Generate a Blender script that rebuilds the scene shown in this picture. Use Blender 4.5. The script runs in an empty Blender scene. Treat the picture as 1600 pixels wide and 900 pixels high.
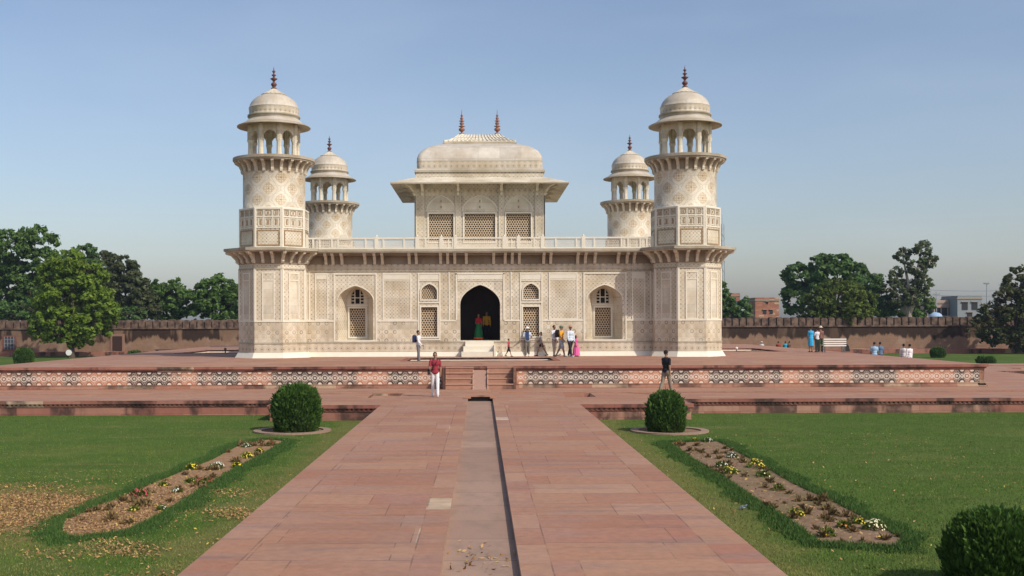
import bpy, bmesh, math, random
import numpy as np
from mathutils import Vector, Matrix
random.seed(7); RNG = np.random.default_rng(11)
PI = math.pi; R = math.radians
scene = bpy.context.scene; COL = scene.collection

# ------------------------------------------------------------------ camera
F = 1742.0; CH = 2.9; VX, VY = 750.3, 503.0; ROLL = 0.2
cam_d = bpy.data.cameras.new('camera'); cam = bpy.data.objects.new('camera', cam_d); COL.objects.link(cam)
cam.location = (0, 0, CH); cam.rotation_euler = (R(90), R(ROLL), 0)
cam_d.sensor_width = 36; cam_d.lens = 36*F/1600
cam_d.shift_x = (800-VX)/1600; cam_d.shift_y = (VY-450)/1600
cam_d.clip_start = 0.1; cam_d.clip_end = 6000
scene.camera = cam
# ------------------------------------------------------------------ light
SUN_AZ, SUN_EL = 47.0, 42.0                     # degrees to the right of straight behind the camera, height
wd = bpy.data.worlds.new('World'); scene.world = wd; wd.use_nodes = True
wn = wd.node_tree; wn.nodes.clear()
sky = wn.nodes.new('ShaderNodeTexSky'); sky.sky_type = 'NISHITA'; sky.sun_disc = False
sky.sun_elevation = R(SUN_EL); sky.sun_rotation = R(180-SUN_AZ)
sky.air_density = 1.0; sky.dust_density = 1.95; sky.ozone_density = 1.8; sky.altitude = 0
bg = wn.nodes.new('ShaderNodeBackground'); bg.inputs[1].default_value = 0.125
wo = wn.nodes.new('ShaderNodeOutputWorld')
tint = wn.nodes.new('ShaderNodeVectorMath'); tint.operation = 'MULTIPLY'; tint.inputs[1].default_value = (1.07, 1.005, 1.0)   # white balance
wn.links.new(sky.outputs[0], tint.inputs[0]); 
wtc = wn.nodes.new('ShaderNodeTexCoord'); wmp = wn.nodes.new('ShaderNodeMapping'); wmp.inputs['Scale'].default_value = (1, 1, 3.5); wns = wn.nodes.new('ShaderNodeTexNoise')
wns.inputs['Scale'].default_value = 3.2; wns.inputs['Detail'].default_value = 5; wmr = wn.nodes.new('ShaderNodeMapRange'); wmr.inputs[1].default_value = .42; wmr.inputs[2].default_value = .8; wmr.inputs[4].default_value = .16
wmx = wn.nodes.new('ShaderNodeMix'); wmx.data_type = 'RGBA'; wmx.inputs[7].default_value = (5.2, 5.7, 6.4, 1)      # thin veil of high cloud
wn.links.new(wtc.outputs['Generated'], wmp.inputs[0]); wn.links.new(wmp.outputs[0], wns.inputs['Vector']); wn.links.new(wns.outputs[0], wmr.inputs[0]); wn.links.new(wmr.outputs[0], wmx.inputs[0])
wn.links.new(tint.outputs[0], wmx.inputs[6]); wn.links.new(wmx.outputs[2], bg.inputs[0]); wn.links.new(bg.outputs[0], wo.inputs[0])
sd = bpy.data.lights.new('sun', 'SUN'); sd.energy = 3.15; sd.angle = R(0.6); sd.color = (1, 0.935, 0.815)
sun = bpy.data.objects.new('sun', sd); COL.objects.link(sun)
tosun = Vector((math.sin(R(SUN_AZ))*math.cos(R(SUN_EL)), -math.cos(R(SUN_AZ))*math.cos(R(SUN_EL)), math.sin(R(SUN_EL))))
sun.rotation_euler = tosun.to_track_quat('Z', 'Y').to_euler(); sun.location = (30, -30, 40)
scene.view_settings.view_transform = 'Standard'; scene.view_settings.look = 'None'
scene.view_settings.exposure = 0.15; scene.view_settings.gamma = 1; scene.view_settings.use_curve_mapping = False
scene.render.engine = 'CYCLES'

# photograph pixel -> world on the ground or at a distance
def unroll(px, py):
    dx, dy = px-VX, py-VY; a = R(ROLL)
    return dx*math.cos(a)-dy*math.sin(a), dy*math.cos(a)+dx*math.sin(a)
def G(px, py, z=0.0):
    dx, dy = unroll(px, py); D = (CH-z)*F/dy
    return dx*D/F, D
def P(px, py, D):
    dx, dy = unroll(px, py)
    return dx*D/F, CH-dy*D/F

# ------------------------------------------------------------------ shader helper
class S:
    """a socket (or number) with arithmetic"""
    def __init__(s, t, v): s.t = t; s.v = v
    def _m(s, op, *a):
        n = s.t.nodes.new('ShaderNodeMath'); n.operation = op
        for i, x in enumerate((s,)+a):
            x = x.v if isinstance(x, S) else x
            if isinstance(x, (int, float)): n.inputs[i].default_value = x
            else: s.t.links.new(x, n.inputs[i])
        return S(s.t, n.outputs[0])
    def __add__(s, o): return s._m('ADD', o)
    __radd__ = __add__
    def __sub__(s, o): return s._m('SUBTRACT', o)
    def __rsub__(s, o): return S(s.t, float(o))._m('SUBTRACT', s)
    def __mul__(s, o): return s._m('MULTIPLY', o)
    __rmul__ = __mul__
    def __truediv__(s, o): return s._m('DIVIDE', o)
    def abs(s): return s._m('ABSOLUTE')
    def floor(s): return s._m('FLOOR')
    def fract(s): return s._m('FRACT')
    def lt(s, o): return s._m('LESS_THAN', o)
    def gt(s, o): return s._m('GREATER_THAN', o)
    def min(s, o): return s._m('MINIMUM', o)
    def max(s, o): return s._m('MAXIMUM', o)
    def sqrt(s): return s._m('SQRT')
    def cell(s, p, o=0.0): return ((s+o)/p+0.5).fract()*p-p/2
    def ramp(s, a, b, lo=0.0, hi=1.0):
        n = s.t.nodes.new('ShaderNodeMapRange'); n.interpolation_type = 'SMOOTHSTEP'
        s.t.links.new(s.v, n.inputs[0])
        n.inputs[1].default_value = a; n.inputs[2].default_value = b
        n.inputs[3].default_value = lo; n.inputs[4].default_value = hi
        return S(s.t, n.outputs[0])
class Sh:
    def __init__(s, name, rough=0.7, spec=0.3):
        s.mat = bpy.data.materials.new(name); s.mat.use_nodes = True; s.t = s.mat.node_tree
        s.b = s.t.nodes['Principled BSDF']; s.b.inputs['Roughness'].default_value = rough
        s.b.inputs['Specular IOR Level'].default_value = spec
        s.tc = s.t.nodes.new('ShaderNodeTexCoord')
    def link(s, a, b): s.t.links.new(a, b)
    def uv(s):
        n = s.t.nodes.new('ShaderNodeSeparateXYZ'); s.link(s.tc.outputs['UV'], n.inputs[0])
        return S(s.t, n.outputs[0]), S(s.t, n.outputs[1])
    def xyz(s):
        n = s.t.nodes.new('ShaderNodeSeparateXYZ'); s.link(s.tc.outputs['Object'], n.inputs[0])
        return [S(s.t, n.outputs[i]) for i in range(3)]
    def obj(s): return s.tc.outputs['Object']
    def vec(s, x, y, z=0.0):
        n = s.t.nodes.new('ShaderNodeCombineXYZ')
        for i, q in enumerate((x, y, z)):
            q = q.v if isinstance(q, S) else q
            if isinstance(q, (int, float)): n.inputs[i].default_value = q
            else: s.link(q, n.inputs[i])
        return n.outputs[0]
    def noise(s, scale, detail=3, vec=None, rough=0.55, stretch=None):
        v = vec or s.obj()
        if stretch:
            mp = s.t.nodes.new('ShaderNodeMapping'); mp.inputs['Scale'].default_value = stretch
            s.link(v, mp.inputs[0]); v = mp.outputs[0]
        n = s.t.nodes.new('ShaderNodeTexNoise'); n.inputs['Scale'].default_value = scale
        n.inputs['Detail'].default_value = detail; n.inputs['Roughness'].default_value = rough
        s.link(v, n.inputs['Vector']); return S(s.t, n.outputs[0])
    def white(s, x, y, z=0.0):
        n = s.t.nodes.new('ShaderNodeTexWhiteNoise'); n.noise_dimensions = '3D'
        s.link(s.vec(x, y, z), n.inputs[0]); return S(s.t, n.outputs[0])
    def island(s):
        n = s.t.nodes.new('ShaderNodeNewGeometry'); return S(s.t, n.outputs['Random Per Island'])
    def mix(s, f, a, b):
        n = s.t.nodes.new('ShaderNodeMix'); n.data_type = 'RGBA'
        for q, i in ((f, 0), (a, 6), (b, 7)):
            q = q.v if isinstance(q, S) else q
            if isinstance(q, (int, float)): n.inputs[i].default_value = q
            elif isinstance(q, tuple): n.inputs[i].default_value = (*q[:3], 1)
            else: s.link(q, n.inputs[i])
        return n.outputs[2]
    def scale(s, c, f):                                   # colour times a number
        n = s.t.nodes.new('ShaderNodeVectorMath'); n.operation = 'SCALE'
        if isinstance(c, tuple): n.inputs[0].default_value = c
        else: s.link(c, n.inputs[0])
        s.link(f.v, n.inputs['Scale']); return n.outputs[0]
    def out(s, c, bump=None, dist=0.01, strength=0.5, rough=None):
        if isinstance(c, tuple): s.b.inputs['Base Color'].default_value = (*c, 1)
        else: s.link(c, s.b.inputs['Base Color'])
        if bump is not None:
            n = s.t.nodes.new('ShaderNodeBump'); n.inputs['Strength'].default_value = strength
            n.inputs['Distance'].default_value = dist; s.link(bump.v, n.inputs['Height'])
            s.link(n.outputs[0], s.b.inputs['Normal'])
        if rough is not None: s.link(rough.v, s.b.inputs['Roughness'])
        return s.mat

M = {}
MC = (0.66, 0.575, 0.455)                # warm marble
def marble_base(s, tint=(1, 1, 1), blocks=(1.1, 0.42)):
    u, v = s.uv()
    n1 = s.noise(0.9, 4); n2 = s.noise(6, 4)
    n3 = s.noise(1.6, 3, stretch=(1, 1, 0.18))
    c = s.mix(n1.ramp(0.3, 0.7), (0.54*tint[0], 0.462*tint[1], 0.335*tint[2]), (0.70*tint[0], 0.64*tint[1], 0.525*tint[2]))
    row = (v/blocks[1]).floor(); off = s.white(row, 3.1)
    cid = s.white((u/blocks[0]+off).floor(), row)
    c = s.scale(c, cid*0.2+n2*0.2+0.8)
    c = s.mix(s.noise(5, 4, stretch=(1, 1, 0.09)).ramp(0.54, 0.72)*0.32, c, (0.30, 0.27, 0.22))
    c = s.mix(s.noise(1.1, 3).ramp(0.6, 0.7)*0.25, c, (0.62, 0.44, 0.25))
    j = (u/blocks[0]+off).fract().lt(0.012).max((v/blocks[1]).fract().lt(0.03))
    c = s.mix(j*0.35, c, (0.25, 0.2, 0.15))
    c = s.mix(n3.ramp(0.6, 0.85)*0.4, c, (0.27, 0.235, 0.195))
    return s, u, v, c, n2
s, u, v, c, n = marble_base(Sh('marble', 0.5)); M['marble'] = s.out(c, n, 0.01, 0.3)
s, u, v, c, n = marble_base(Sh('marble_dark', 0.6), (0.62, 0.6, 0.57)); M['marble_old'] = s.out(c, n, 0.02, 0.4)
s = Sh('marble_frame', 0.45); nn = s.noise(3, 4)
M['frame'] = s.out(s.mix(nn, (0.66, 0.60, 0.475), (0.80, 0.75, 0.64)))
# dome shell with block courses
s, u, v, c, n = marble_base(Sh('marble_dome', 0.45), (0.86, 0.86, 0.91), (1.3, 0.75)); M['dome'] = s.out(c, n, 0.01, 0.3)
DK = (0.12, 0.095, 0.07); TAN = (0.42, 0.29, 0.15); GRN = (0.19, 0.18, 0.14)
# dotted star lattice
def lattice(name, p, strength=0.8, tan=0.5):
    s, u, v, c, n = marble_base(Sh(name, 0.5))
    q = p*0.5
    d1 = (u.cell(p)*u.cell(p)+v.cell(p)*v.cell(p)).sqrt()
    d2 = (u.cell(p, q)*u.cell(p, q)+v.cell(p, q)*v.cell(p, q)).sqrt()
    w = s.noise(2.2, 3).ramp(0.35, 0.6)
    c = s.mix((d1-p*0.30).abs().lt(p*0.07)*tan, c, TAN)
    c = s.mix(((u.cell(p)+v.cell(p)).abs().lt(p*0.05)).max((u.cell(p)-v.cell(p)).abs().lt(p*0.05))*tan*0.8, c, (0.42, 0.30, 0.17))
    c = s.mix(d2.lt(p*0.17)*strength*(w*0.6+0.4), c, DK)
    c = s.mix(d1.lt(p*0.1)*strength, c, GRN)
    return s.out(c, n, 0.01, 0.2)
M['inlay'] = lattice('inlay_star_marble', 0.19, 0.7, 0.35)
M['inlay_fine'] = lattice('inlay_border_marble', 0.23, 0.62, 0.25)
M['inlay_dim'] = lattice('inlay_pale_marble', 0.24, 0.55, 0.25)
s, u, v, c, n = marble_base(Sh('stained_shaded_marble', 0.7), (0.42, 0.37, 0.32)); M['shade_stain'] = s.out(c, n, 0.01, 0.3)  # brown-stained stone, with the shade between the brackets darkened into its colour
# dado with rings
s, u, v, c, n = marble_base(Sh('inlay_ring_marble', 0.5), (0.94, 0.92, 0.90))
p = 0.46; a, b = u.cell(p), (v-0.08).cell(p); a2, b2 = u.cell(p, p/2), (v-0.08).cell(p, p/2)
d1 = (a*a+b*b).sqrt(); d2 = (a2*a2+b2*b2).sqrt()
w = s.noise(1.3, 4).ramp(0.38, 0.6)
c = s.mix((d1-0.085).abs().lt(0.02)*(w*0.6+0.12), c, DK)
c = s.mix((d2-0.13).abs().lt(0.02)*(w*0.5+0.15), c, TAN)
c = s.mix((d2-0.05).abs().lt(0.02)*(w*0.3+0.12), c, GRN)
c = s.mix(((a.abs()-b.abs()).abs().lt(0.012))*0.3, c, TAN)
M['dado'] = s.out(c, n, 0.01, 0.2)
# tall floral frieze
s, u, v, c, n = marble_base(Sh('inlay_frieze_marble', 0.5), (0.93, 0.9, 0.87))
p = 0.34; a = u.cell(p); b = (v.cell(0.3))
d = (a*a+b*b).sqrt()
c = s.mix((d-0.09).abs().lt(0.025)*0.3, c, (0.3, 0.2, 0.12)); c = s.mix(d.lt(0.04)*0.75, c, DK)
M['frieze'] = s.out(c, n, 0.01, 0.2)
# medallions of the round shafts
s, u, v, c, n = marble_base(Sh('inlay_medallion_marble', 0.5), (1.03, 1.04, 1.06))
PU, PV = 2*PI*1.65/8, 1.17; Z0 = 9.93
def med(uu, vv):
    x = uu.cell(PU); y = vv.cell(PV)
    return x, y
res = c
for (ou, ov) in ((0, 0), (PU/2, PV/2)):
    x, y = med(u+ou, v-Z0+ov); d = (x*x+y*y).sqrt(); dm = x.abs().max(y.abs())*0.3+(x.abs()+y.abs())*0.55
    inside = dm.lt(0.26)
    g = ((u*1).cell(0.13).abs().lt(0.025)).max(v.cell(0.13).abs().lt(0.025))
    res = s.mix(inside*0.3, res, (0.58, 0.44, 0.26)); res = s.mix(inside*g*0.42, res, (0.3, 0.2, 0.1))
    res = s.mix((dm-0.26).abs().lt(0.018)*0.3, res, (0.35, 0.22, 0.11))
    res = s.mix(d.lt(0.05)*0.5, res, DK)
    res = s.mix((dm-0.43).abs().lt(0.014)*0.45, res, (0.33, 0.32, 0.29))
    res = s.mix(x.abs().lt(0.02)*dm.gt(0.43)*0.4, res, (0.33, 0.3, 0.26))
M['medallion'] = s.out(res, n, 0.01, 0.2)
# jali stone
s = Sh('jali_stone', 0.7); M['jali'] = s.out(s.mix(s.noise(5, 3), (0.44, 0.33, 0.21), (0.58, 0.46, 0.32)))
s = Sh('rail_stone', 0.6); M['rail'] = s.out(s.mix(s.noise(3, 3), (0.62, 0.53, 0.42), (0.74, 0.67, 0.56)))
s = Sh('panel_edge_brown', 0.6); M['brown'] = s.out(s.mix(s.noise(5, 3), (0.28, 0.18, 0.09), (0.42, 0.29, 0.17)))
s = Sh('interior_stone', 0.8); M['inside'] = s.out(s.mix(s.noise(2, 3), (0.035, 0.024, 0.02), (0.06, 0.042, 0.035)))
s = Sh('finial_stone', 0.5); M['finial'] = s.out(s.mix(s.noise(9, 3), (0.06, 0.025, 0.024), (0.20, 0.075, 0.06)))
s = Sh('finial_copper', 0.5); M['finial_red'] = s.out(s.mix(s.noise(9, 3), (0.15, 0.045, 0.03), (0.36, 0.17, 0.11)))

# sandstone paving
def paving(name, rows=1.05, cols=1.55, path=False, tone=1.0, axis='x'):
    s = Sh(name, 0.75, 0.25); x, y, z = s.xyz()
    if axis == 'y': x, y = y, x
    wob = s.noise(0.35, 1)*0.16
    yy = y+wob
    row = (yy/rows).floor(); off = s.white(row, 1.7)*3
    col = (x/cols+off).floor()
    h = s.white(col, row); h2 = s.white(col, row, 5.5)
    fy = (yy/rows).fract()*rows; fx = (x/cols+off).fract()*cols
    joint = fy.lt(0.022).max(fx.lt(0.018))
    if path:
        ax = x.abs()
        edge = ax.gt(2.93).max(ax.lt(0.84))
        eyr = 1.15
        er = (y/eyr+x.gt(0)*0.4).floor(); eh = s.white(er, ax.gt(2.0), x.gt(0))
        ej = ((y/eyr+x.gt(0)*0.4).fract()*eyr).lt(0.02)
        h = h*(1-edge)+eh*edge; h2 = h2*(1-edge)+s.white(er, ax.gt(2.0), x.gt(0)*1+7)*edge
        joint = (joint*(1-edge)).max(ej*edge).max((ax-2.93).abs().lt(0.012)).max((ax-0.84).abs().lt(0.011))
    c = s.mix(h, (0.345*tone, 0.162*tone, 0.100*tone), (0.395*tone, 0.216*tone, 0.134*tone))
    c = s.mix(h2.gt(0.86)*0.3, c, (0.43, 0.28, 0.205))
    c = s.mix(h2.lt(0.10)*0.4, c, (0.36, 0.17, 0.125))
    if path: c = s.mix(x.gt(-0.85)*x.lt(-0.4)*y.gt(17.25)*y.lt(18.35)*0.9, c, (0.55, 0.42, 0.28))
    if path: c = s.mix((h2.gt(0.955)*ax.lt(0.86))*0.8, c, (0.58, 0.46, 0.34))
    st = s.noise(1.2, 5, stretch=(0.5, 1.6, 1)); st2 = s.noise(7, 4)
    c = s.mix(st.ramp(0.45, 0.72)*0.55, c, (0.27, 0.185, 0.155))
    c = s.mix(s.noise(0.5, 3).ramp(0.45, 0.7)*0.35, c, (0.37, 0.235, 0.18))
    c = s.mix(s.noise(0.9, 5, stretch=(0.35, 2.2, 1)).ramp(0.52, 0.62)*0.3, c, (0.21, 0.125, 0.10))
    c = s.scale(c, st2*0.45+0.73)
    c = s.mix(joint*0.6*s.noise(1.8, 3).ramp(0.35, 0.62), c, (0.10, 0.065, 0.05))
    return s.out(c, st2-joint*0.6, 0.02, 0.35)
M['paving'] = paving('sandstone_paving', 0.8, 1.3, tone=1.02)
M['terrace'] = paving('terrace_paving', 0.9, 1.1, tone=1.02)
M['path'] = paving('path_paving', 1.05, 1.75, True, tone=1.0)
M['path_x'] = paving('side_path_paving', 1.05, 1.75, True, tone=1.0, axis='y')
s = Sh('channel_floor', 0.8); x, y, z = s.xyz(); row = (y/1.4).floor()
c = s.mix(s.white(row, 0.3), (0.30, 0.185, 0.135), (0.36, 0.235, 0.17)); c = s.mix(s.noise(3, 4, stretch=(1, .5, 1)).ramp(.4, .7)*.5, c, (0.22, 0.155, 0.115))
c = s.mix((y/1.4).fract().lt(0.015)*.6, c, (0.08, 0.06, 0.05)); M['channel'] = s.out(c, s.noise(8, 3), 0.02, 0.4)
# red masonry
def masonry(name, cols=((0.32, 0.12, 0.08), (0.42, 0.20, 0.13)), bl=(1.6, 0.3), cream=0.12, stain=0.4, ssc=1.0):
    s = Sh(name, 0.8, 0.2); u, v = s.uv()
    row = (v/bl[1]).floor(); off = s.white(row, 9.3)*2
    fu = (u/bl[0]+off); cid = fu.floor(); h = s.white(cid, row); h2 = s.white(cid, row, 3.3)
    c = s.mix(h, *cols)
    c = s.mix(h2.gt(1-cream)*0.75, c, (0.50, 0.38, 0.26))
    n = s.noise(5, 4)
    c = s.scale(c, n*0.5+0.75)
    j = (fu.fract()*bl[0]).lt(0.015).max(((v/bl[1]).fract()*bl[1]).lt(0.012)); c = s.mix(j*0.5, c, (0.1, 0.06, 0.05))
    st = s.noise(0.55*ssc, 4, stretch=(1, 1, 0.25)).ramp(0.50, 0.58)*s.noise(3, 3).ramp(0.3, 0.6, 0.5, 1)
    c = s.mix(st*stain, c, (0.045, 0.03, 0.026))
    return s.out(c, n-j, 0.02, 0.4)
M['masonry'] = masonry('sandstone_masonry', ((0.30, 0.14, 0.095), (0.42, 0.24, 0.165)), stain=0.7)
M['kerb_wall'] = masonry('lawn_wall_masonry', ((0.30, 0.125, 0.09), (0.40, 0.23, 0.165)), (1.35, 0.24), 0.2, 0.85, 1.6)
M['kerb_red'] = masonry('red_lawn_wall_masonry', ((0.29, 0.115, 0.085), (0.36, 0.18, 0.13)), (2.3, 0.5), 0.05, 0.85, 1.6)
M['coping'] = masonry('sandstone_coping', ((0.26, 0.10, 0.075), (0.34, 0.16, 0.115)), (1.4, 5), 0.03, 0.9, 1.3)
# white marble inlay on red sandstone
s = Sh('white_inlay_sandstone', 0.6); u, v = s.uv(); vc = v-0.46      # centre of band
p = 0.44
st = s.noise(0.33, 3, vec=s.vec(u, 0.0)).ramp(0.44, 0.52)
stone = s.mix(s.noise(4, 3), (0.40, 0.155, 0.085), (0.50, 0.24, 0.14)); dark = s.mix(s.noise(5, 3), (0.035, 0.024, 0.02), (0.10, 0.06, 0.045))
ground = s.mix(st, stone, dark)
x = u.cell(p); ye = 0.28-vc.abs(); de = (x*x+ye*ye).sqrt()
q = 0.0733; x1, y1 = u.cell(q), vc.cell(q*1.732); x2, y2 = u.cell(q, q/2), vc.cell(q*1.732, q*0.866)
h1 = (x1*x1+y1*y1).sqrt(); h2 = (x2*x2+y2*y2).sqrt(); hh = h1.min(h2)
net = hh.gt(0.0335)                                     # white between small red hexes
xb = u.cell(p, p/2); db = (xb*xb+vc*vc).sqrt()
x0 = (x*x+vc*vc).sqrt()
star = (db-0.12).abs().lt(0.016).max(db.lt(0.035)).max((x0-0.06).abs().lt(0.016))
white = ((net*de.gt(0.15)*(db-0.12).abs().gt(0.035)).max(star).max(de.lt(0.09))) * (1-(de.gt(0.09)*de.lt(0.135)))
c = s.mix(white*0.88, ground, s.mix(s.noise(3, 3), (0.66, 0.56, 0.45), (0.82, 0.75, 0.66)))
edge = vc.abs().gt(0.275); c = s.mix(edge, c, ground)
M['inlay_wall'] = s.out(c)
# perimeter wall
s = Sh('old_brick_wall', 0.9, 0.1); x, y, z = s.xyz()
n0 = s.noise(1.5, 5); n1 = s.noise(0.35, 4, stretch=(1, 1, 0.12)); n2 = s.noise(0.12, 2)
c = s.mix(n0, (0.185, 0.11, 0.07), (0.31, 0.205, 0.14))
c = s.mix(s.noise(0.5, 4).ramp(0.52, 0.7)*0.6, c, (0.36, 0.26, 0.19))
br = ((z/0.16).fract().lt(0.16)*0.25).max(((x/0.5+(z/0.16).floor()*0.37).fract().lt(0.06))*0.2); c = s.mix(br, c, (0.08, 0.05, 0.04))
edge = z+(n1-0.5)*2.2+(n2-0.5)*1.8+(s.noise(1.6, 5, stretch=(1, 1, .35))-0.5)*1.7
top = edge.ramp(0.95, 1.3)
pl = s.noise(0.35, 4, stretch=(1, 1, 0.25)).ramp(0.54, 0.60)*(x.ramp(-5, 15, 1, 0.35))
c = s.mix(top*0.9*(1-pl*0.8), c, s.mix(s.noise(2.2, 4, stretch=(1, 1, .4)), (0.006, 0.0045, 0.004), (0.036, 0.023, 0.018)))
M['old_wall'] = s.out(c, n0, 0.08, 0.6)
s = Sh('merlon_stone', 0.9, 0.1); n0 = s.noise(1.6, 4)
M['merlon'] = s.out(s.mix(n0.ramp(.3, .7), (0.06, 0.04, 0.033), (0.20, 0.135, 0.10)), n0, 0.05, 0.5)
# ground
s = Sh('lawn', 0.95, 0.05); x, y, z = s.xyz()
a = s.noise(0.22, 4); b = s.noise(2.5, 5); cc = s.noise(28, 3); d = s.noise(0.6, 3, stretch=(0.35, 1.3, 1))
c = s.mix(b, (0.045, 0.088, 0.016), (0.09, 0.14, 0.032))
c = s.mix(a.ramp(0.5, 0.7)*0.5, c, (0.14, 0.15, 0.045))
c = s.mix(d.ramp(0.56, 0.75)*0.5, c, (0.15, 0.145, 0.055))
dist = (x.abs()-4.3).abs()+(s.noise(0.7, 3)-0.5)*1.8
c = s.mix((1-dist.ramp(0.1, 0.8))*0.45*y.lt(40), c, (0.19, 0.165, 0.06))
# straw-dry bare patch left of the left flower bed
ex = (x+9.3)/3.4; ey = (y-20.2)/3.0; dd = (ex*ex+ey*ey).sqrt()+(s.noise(0.8, 4)-0.5)*1.6
c = s.mix((1-dd.ramp(0.6, 1.3))*0.85, c, (0.26, 0.165, 0.075))
c = s.scale(c, cc*0.7+0.65)
M['lawn'] = s.out(c, cc+b, 0.03, 0.7)
s = Sh('grass_blades', 0.8, 0.1); i = s.island(); g = s.noise(0.25, 3); d = s.noise(0.6, 3, stretch=(0.35, 1.3, 1))
c = s.mix(i, (0.06, 0.115, 0.015), (0.155, 0.23, 0.04)); c = s.mix(g.ramp(0.48, 0.66)*0.65, c, (0.21, 0.195, 0.07)); c = s.mix(s.noise(0.9, 4, stretch=(0.3, 1.2, 1)).ramp(0.5, 0.66)*0.55, c, (0.035, 0.085, 0.014)); x, y, z = s.xyz(); dist = (x.abs()-4.2).abs()+(s.noise(0.7, 3)-0.5)*2.2; c = s.mix((1-dist.ramp(0.1, 1.0))*0.55*y.lt(38), c, (0.25, 0.22, 0.08))
c = s.mix(d.ramp(0.56, 0.75)*0.5, c, (0.2, 0.185, 0.065))
c = s.scale(c, s.noise(1.6, 4)*1.0+0.5); c = s.mix(i.gt(0.92)*0.7, c, (0.34, 0.26, 0.11)); M['blades'] = s.out(c)
s = Sh('long_grass_blades', 0.8, 0.1); i = s.island(); c = s.mix(i, (0.035, 0.085, 0.02), (0.09, 0.16, 0.04)); M['blades_long'] = s.out(c)
s = Sh('soil', 0.95, 0.05); c = s.mix(s.noise(4, 5), (0.16, 0.10, 0.062), (0.30, 0.205, 0.135)); c = s.mix(s.noise(1.1, 3).ramp(.5, .65)*.5, c, (0.13, 0.12, 0.05)); M['soil'] = s.out(c, s.noise(9, 5), 0.06, 0.9)
s = Sh('litter_soil', 0.95, 0.05); c = s.mix(s.noise(7, 5), (0.20, 0.11, 0.06), (0.40, 0.26, 0.15)); M['soil_litter'] = s.out(c, s.noise(12, 5), 0.06, 0.9)
s = Sh('dry_leaf', 0.8, 0.1); i = s.island(); c = s.mix(i, (0.22, 0.105, 0.045), (0.52, 0.34, 0.17)); c = s.mix(i.gt(0.9), c, (0.5, 0.37, 0.1)); M['dry'] = s.out(c)

s = Sh('wilted_leaf', 0.8, 0.1); i = s.island(); M['wilted'] = s.out(s.mix(i, (0.09, 0.07, 0.03), (0.27, 0.185, 0.085)))
def leafmat(name, a, b, c3=None, trans=0.35):
    s = Sh(name, 0.6, 0.25); i = s.island(); n = s.noise(0.35, 3)
    c = s.mix(i*0.75+n*0.25, a, b)
    if c3: c = s.mix(n.ramp(0.52, 0.66)*0.7, c, c3)
    s.out(c)
    tr = s.t.nodes.new('ShaderNodeBsdfTranslucent'); s.link(c, tr.inputs[0])
    mx = s.t.nodes.new('ShaderNodeMixShader'); mx.inputs[0].default_value = trans
    o = s.t.nodes['Material Output']; s.link(s.b.outputs[0], mx.inputs[1]); s.link(tr.outputs[0], mx.inputs[2]); s.link(mx.outputs[0], o.inputs[0])
    return s.mat
M['leaf_dark'] = leafmat('foliage_deep_green', (0.045, 0.10, 0.026), (0.12, 0.215, 0.055))
M['leaf_mid'] = leafmat('foliage_mid_green', (0.05, 0.105, 0.022), (0.125, 0.22, 0.045))
M['leaf_bright'] = leafmat('foliage_bright_green', (0.085, 0.15, 0.012), (0.21, 0.30, 0.035))
M['leaf_brown'] = leafmat('foliage_brown_green', (0.045, 0.06, 0.026), (0.11, 0.13, 0.05))
M['leaf_olive'] = leafmat('foliage_olive', (0.065, 0.10, 0.016), (0.16, 0.21, 0.035))
M['leaf_rust'] = leafmat('foliage_rusty_olive', (0.042, 0.056, 0.02), (0.11, 0.12, 0.038), (0.16, 0.11, 0.045))
M['leaf_grey'] = leafmat('foliage_grey_green', (0.06, 0.085, 0.035), (0.15, 0.19, 0.075))
M['thuja'] = leafmat('clipped_conifer', (0.022, 0.06, 0.012), (0.10, 0.19, 0.03), (0.05, 0.085, 0.02), trans=0.25)
s = Sh('bark', 0.9, 0.1); M['bark'] = s.out(s.mix(s.noise(3, 4, stretch=(1, 1, .3)), (0.05, 0.035, 0.025), (0.14, 0.105, 0.08)))
s = Sh('pale_bark', 0.9, 0.1); M['bark_pale'] = s.out(s.mix(s.noise(2, 4, stretch=(1, 1, .3)), (0.22, 0.18, 0.14), (0.46, 0.4, 0.33)))
_plain = {}
def plain(name, col, rough=0.7, var=0.15, metal=0.0):
    if name in _plain: return _plain[name]
    s = Sh(name, rough, 0.25); s.b.inputs['Metallic'].default_value = metal
    n = s.noise(14, 3); _plain[name] = s.out(s.scale(tuple(col), n*var*2+(1-var))); return _plain[name]

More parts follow.
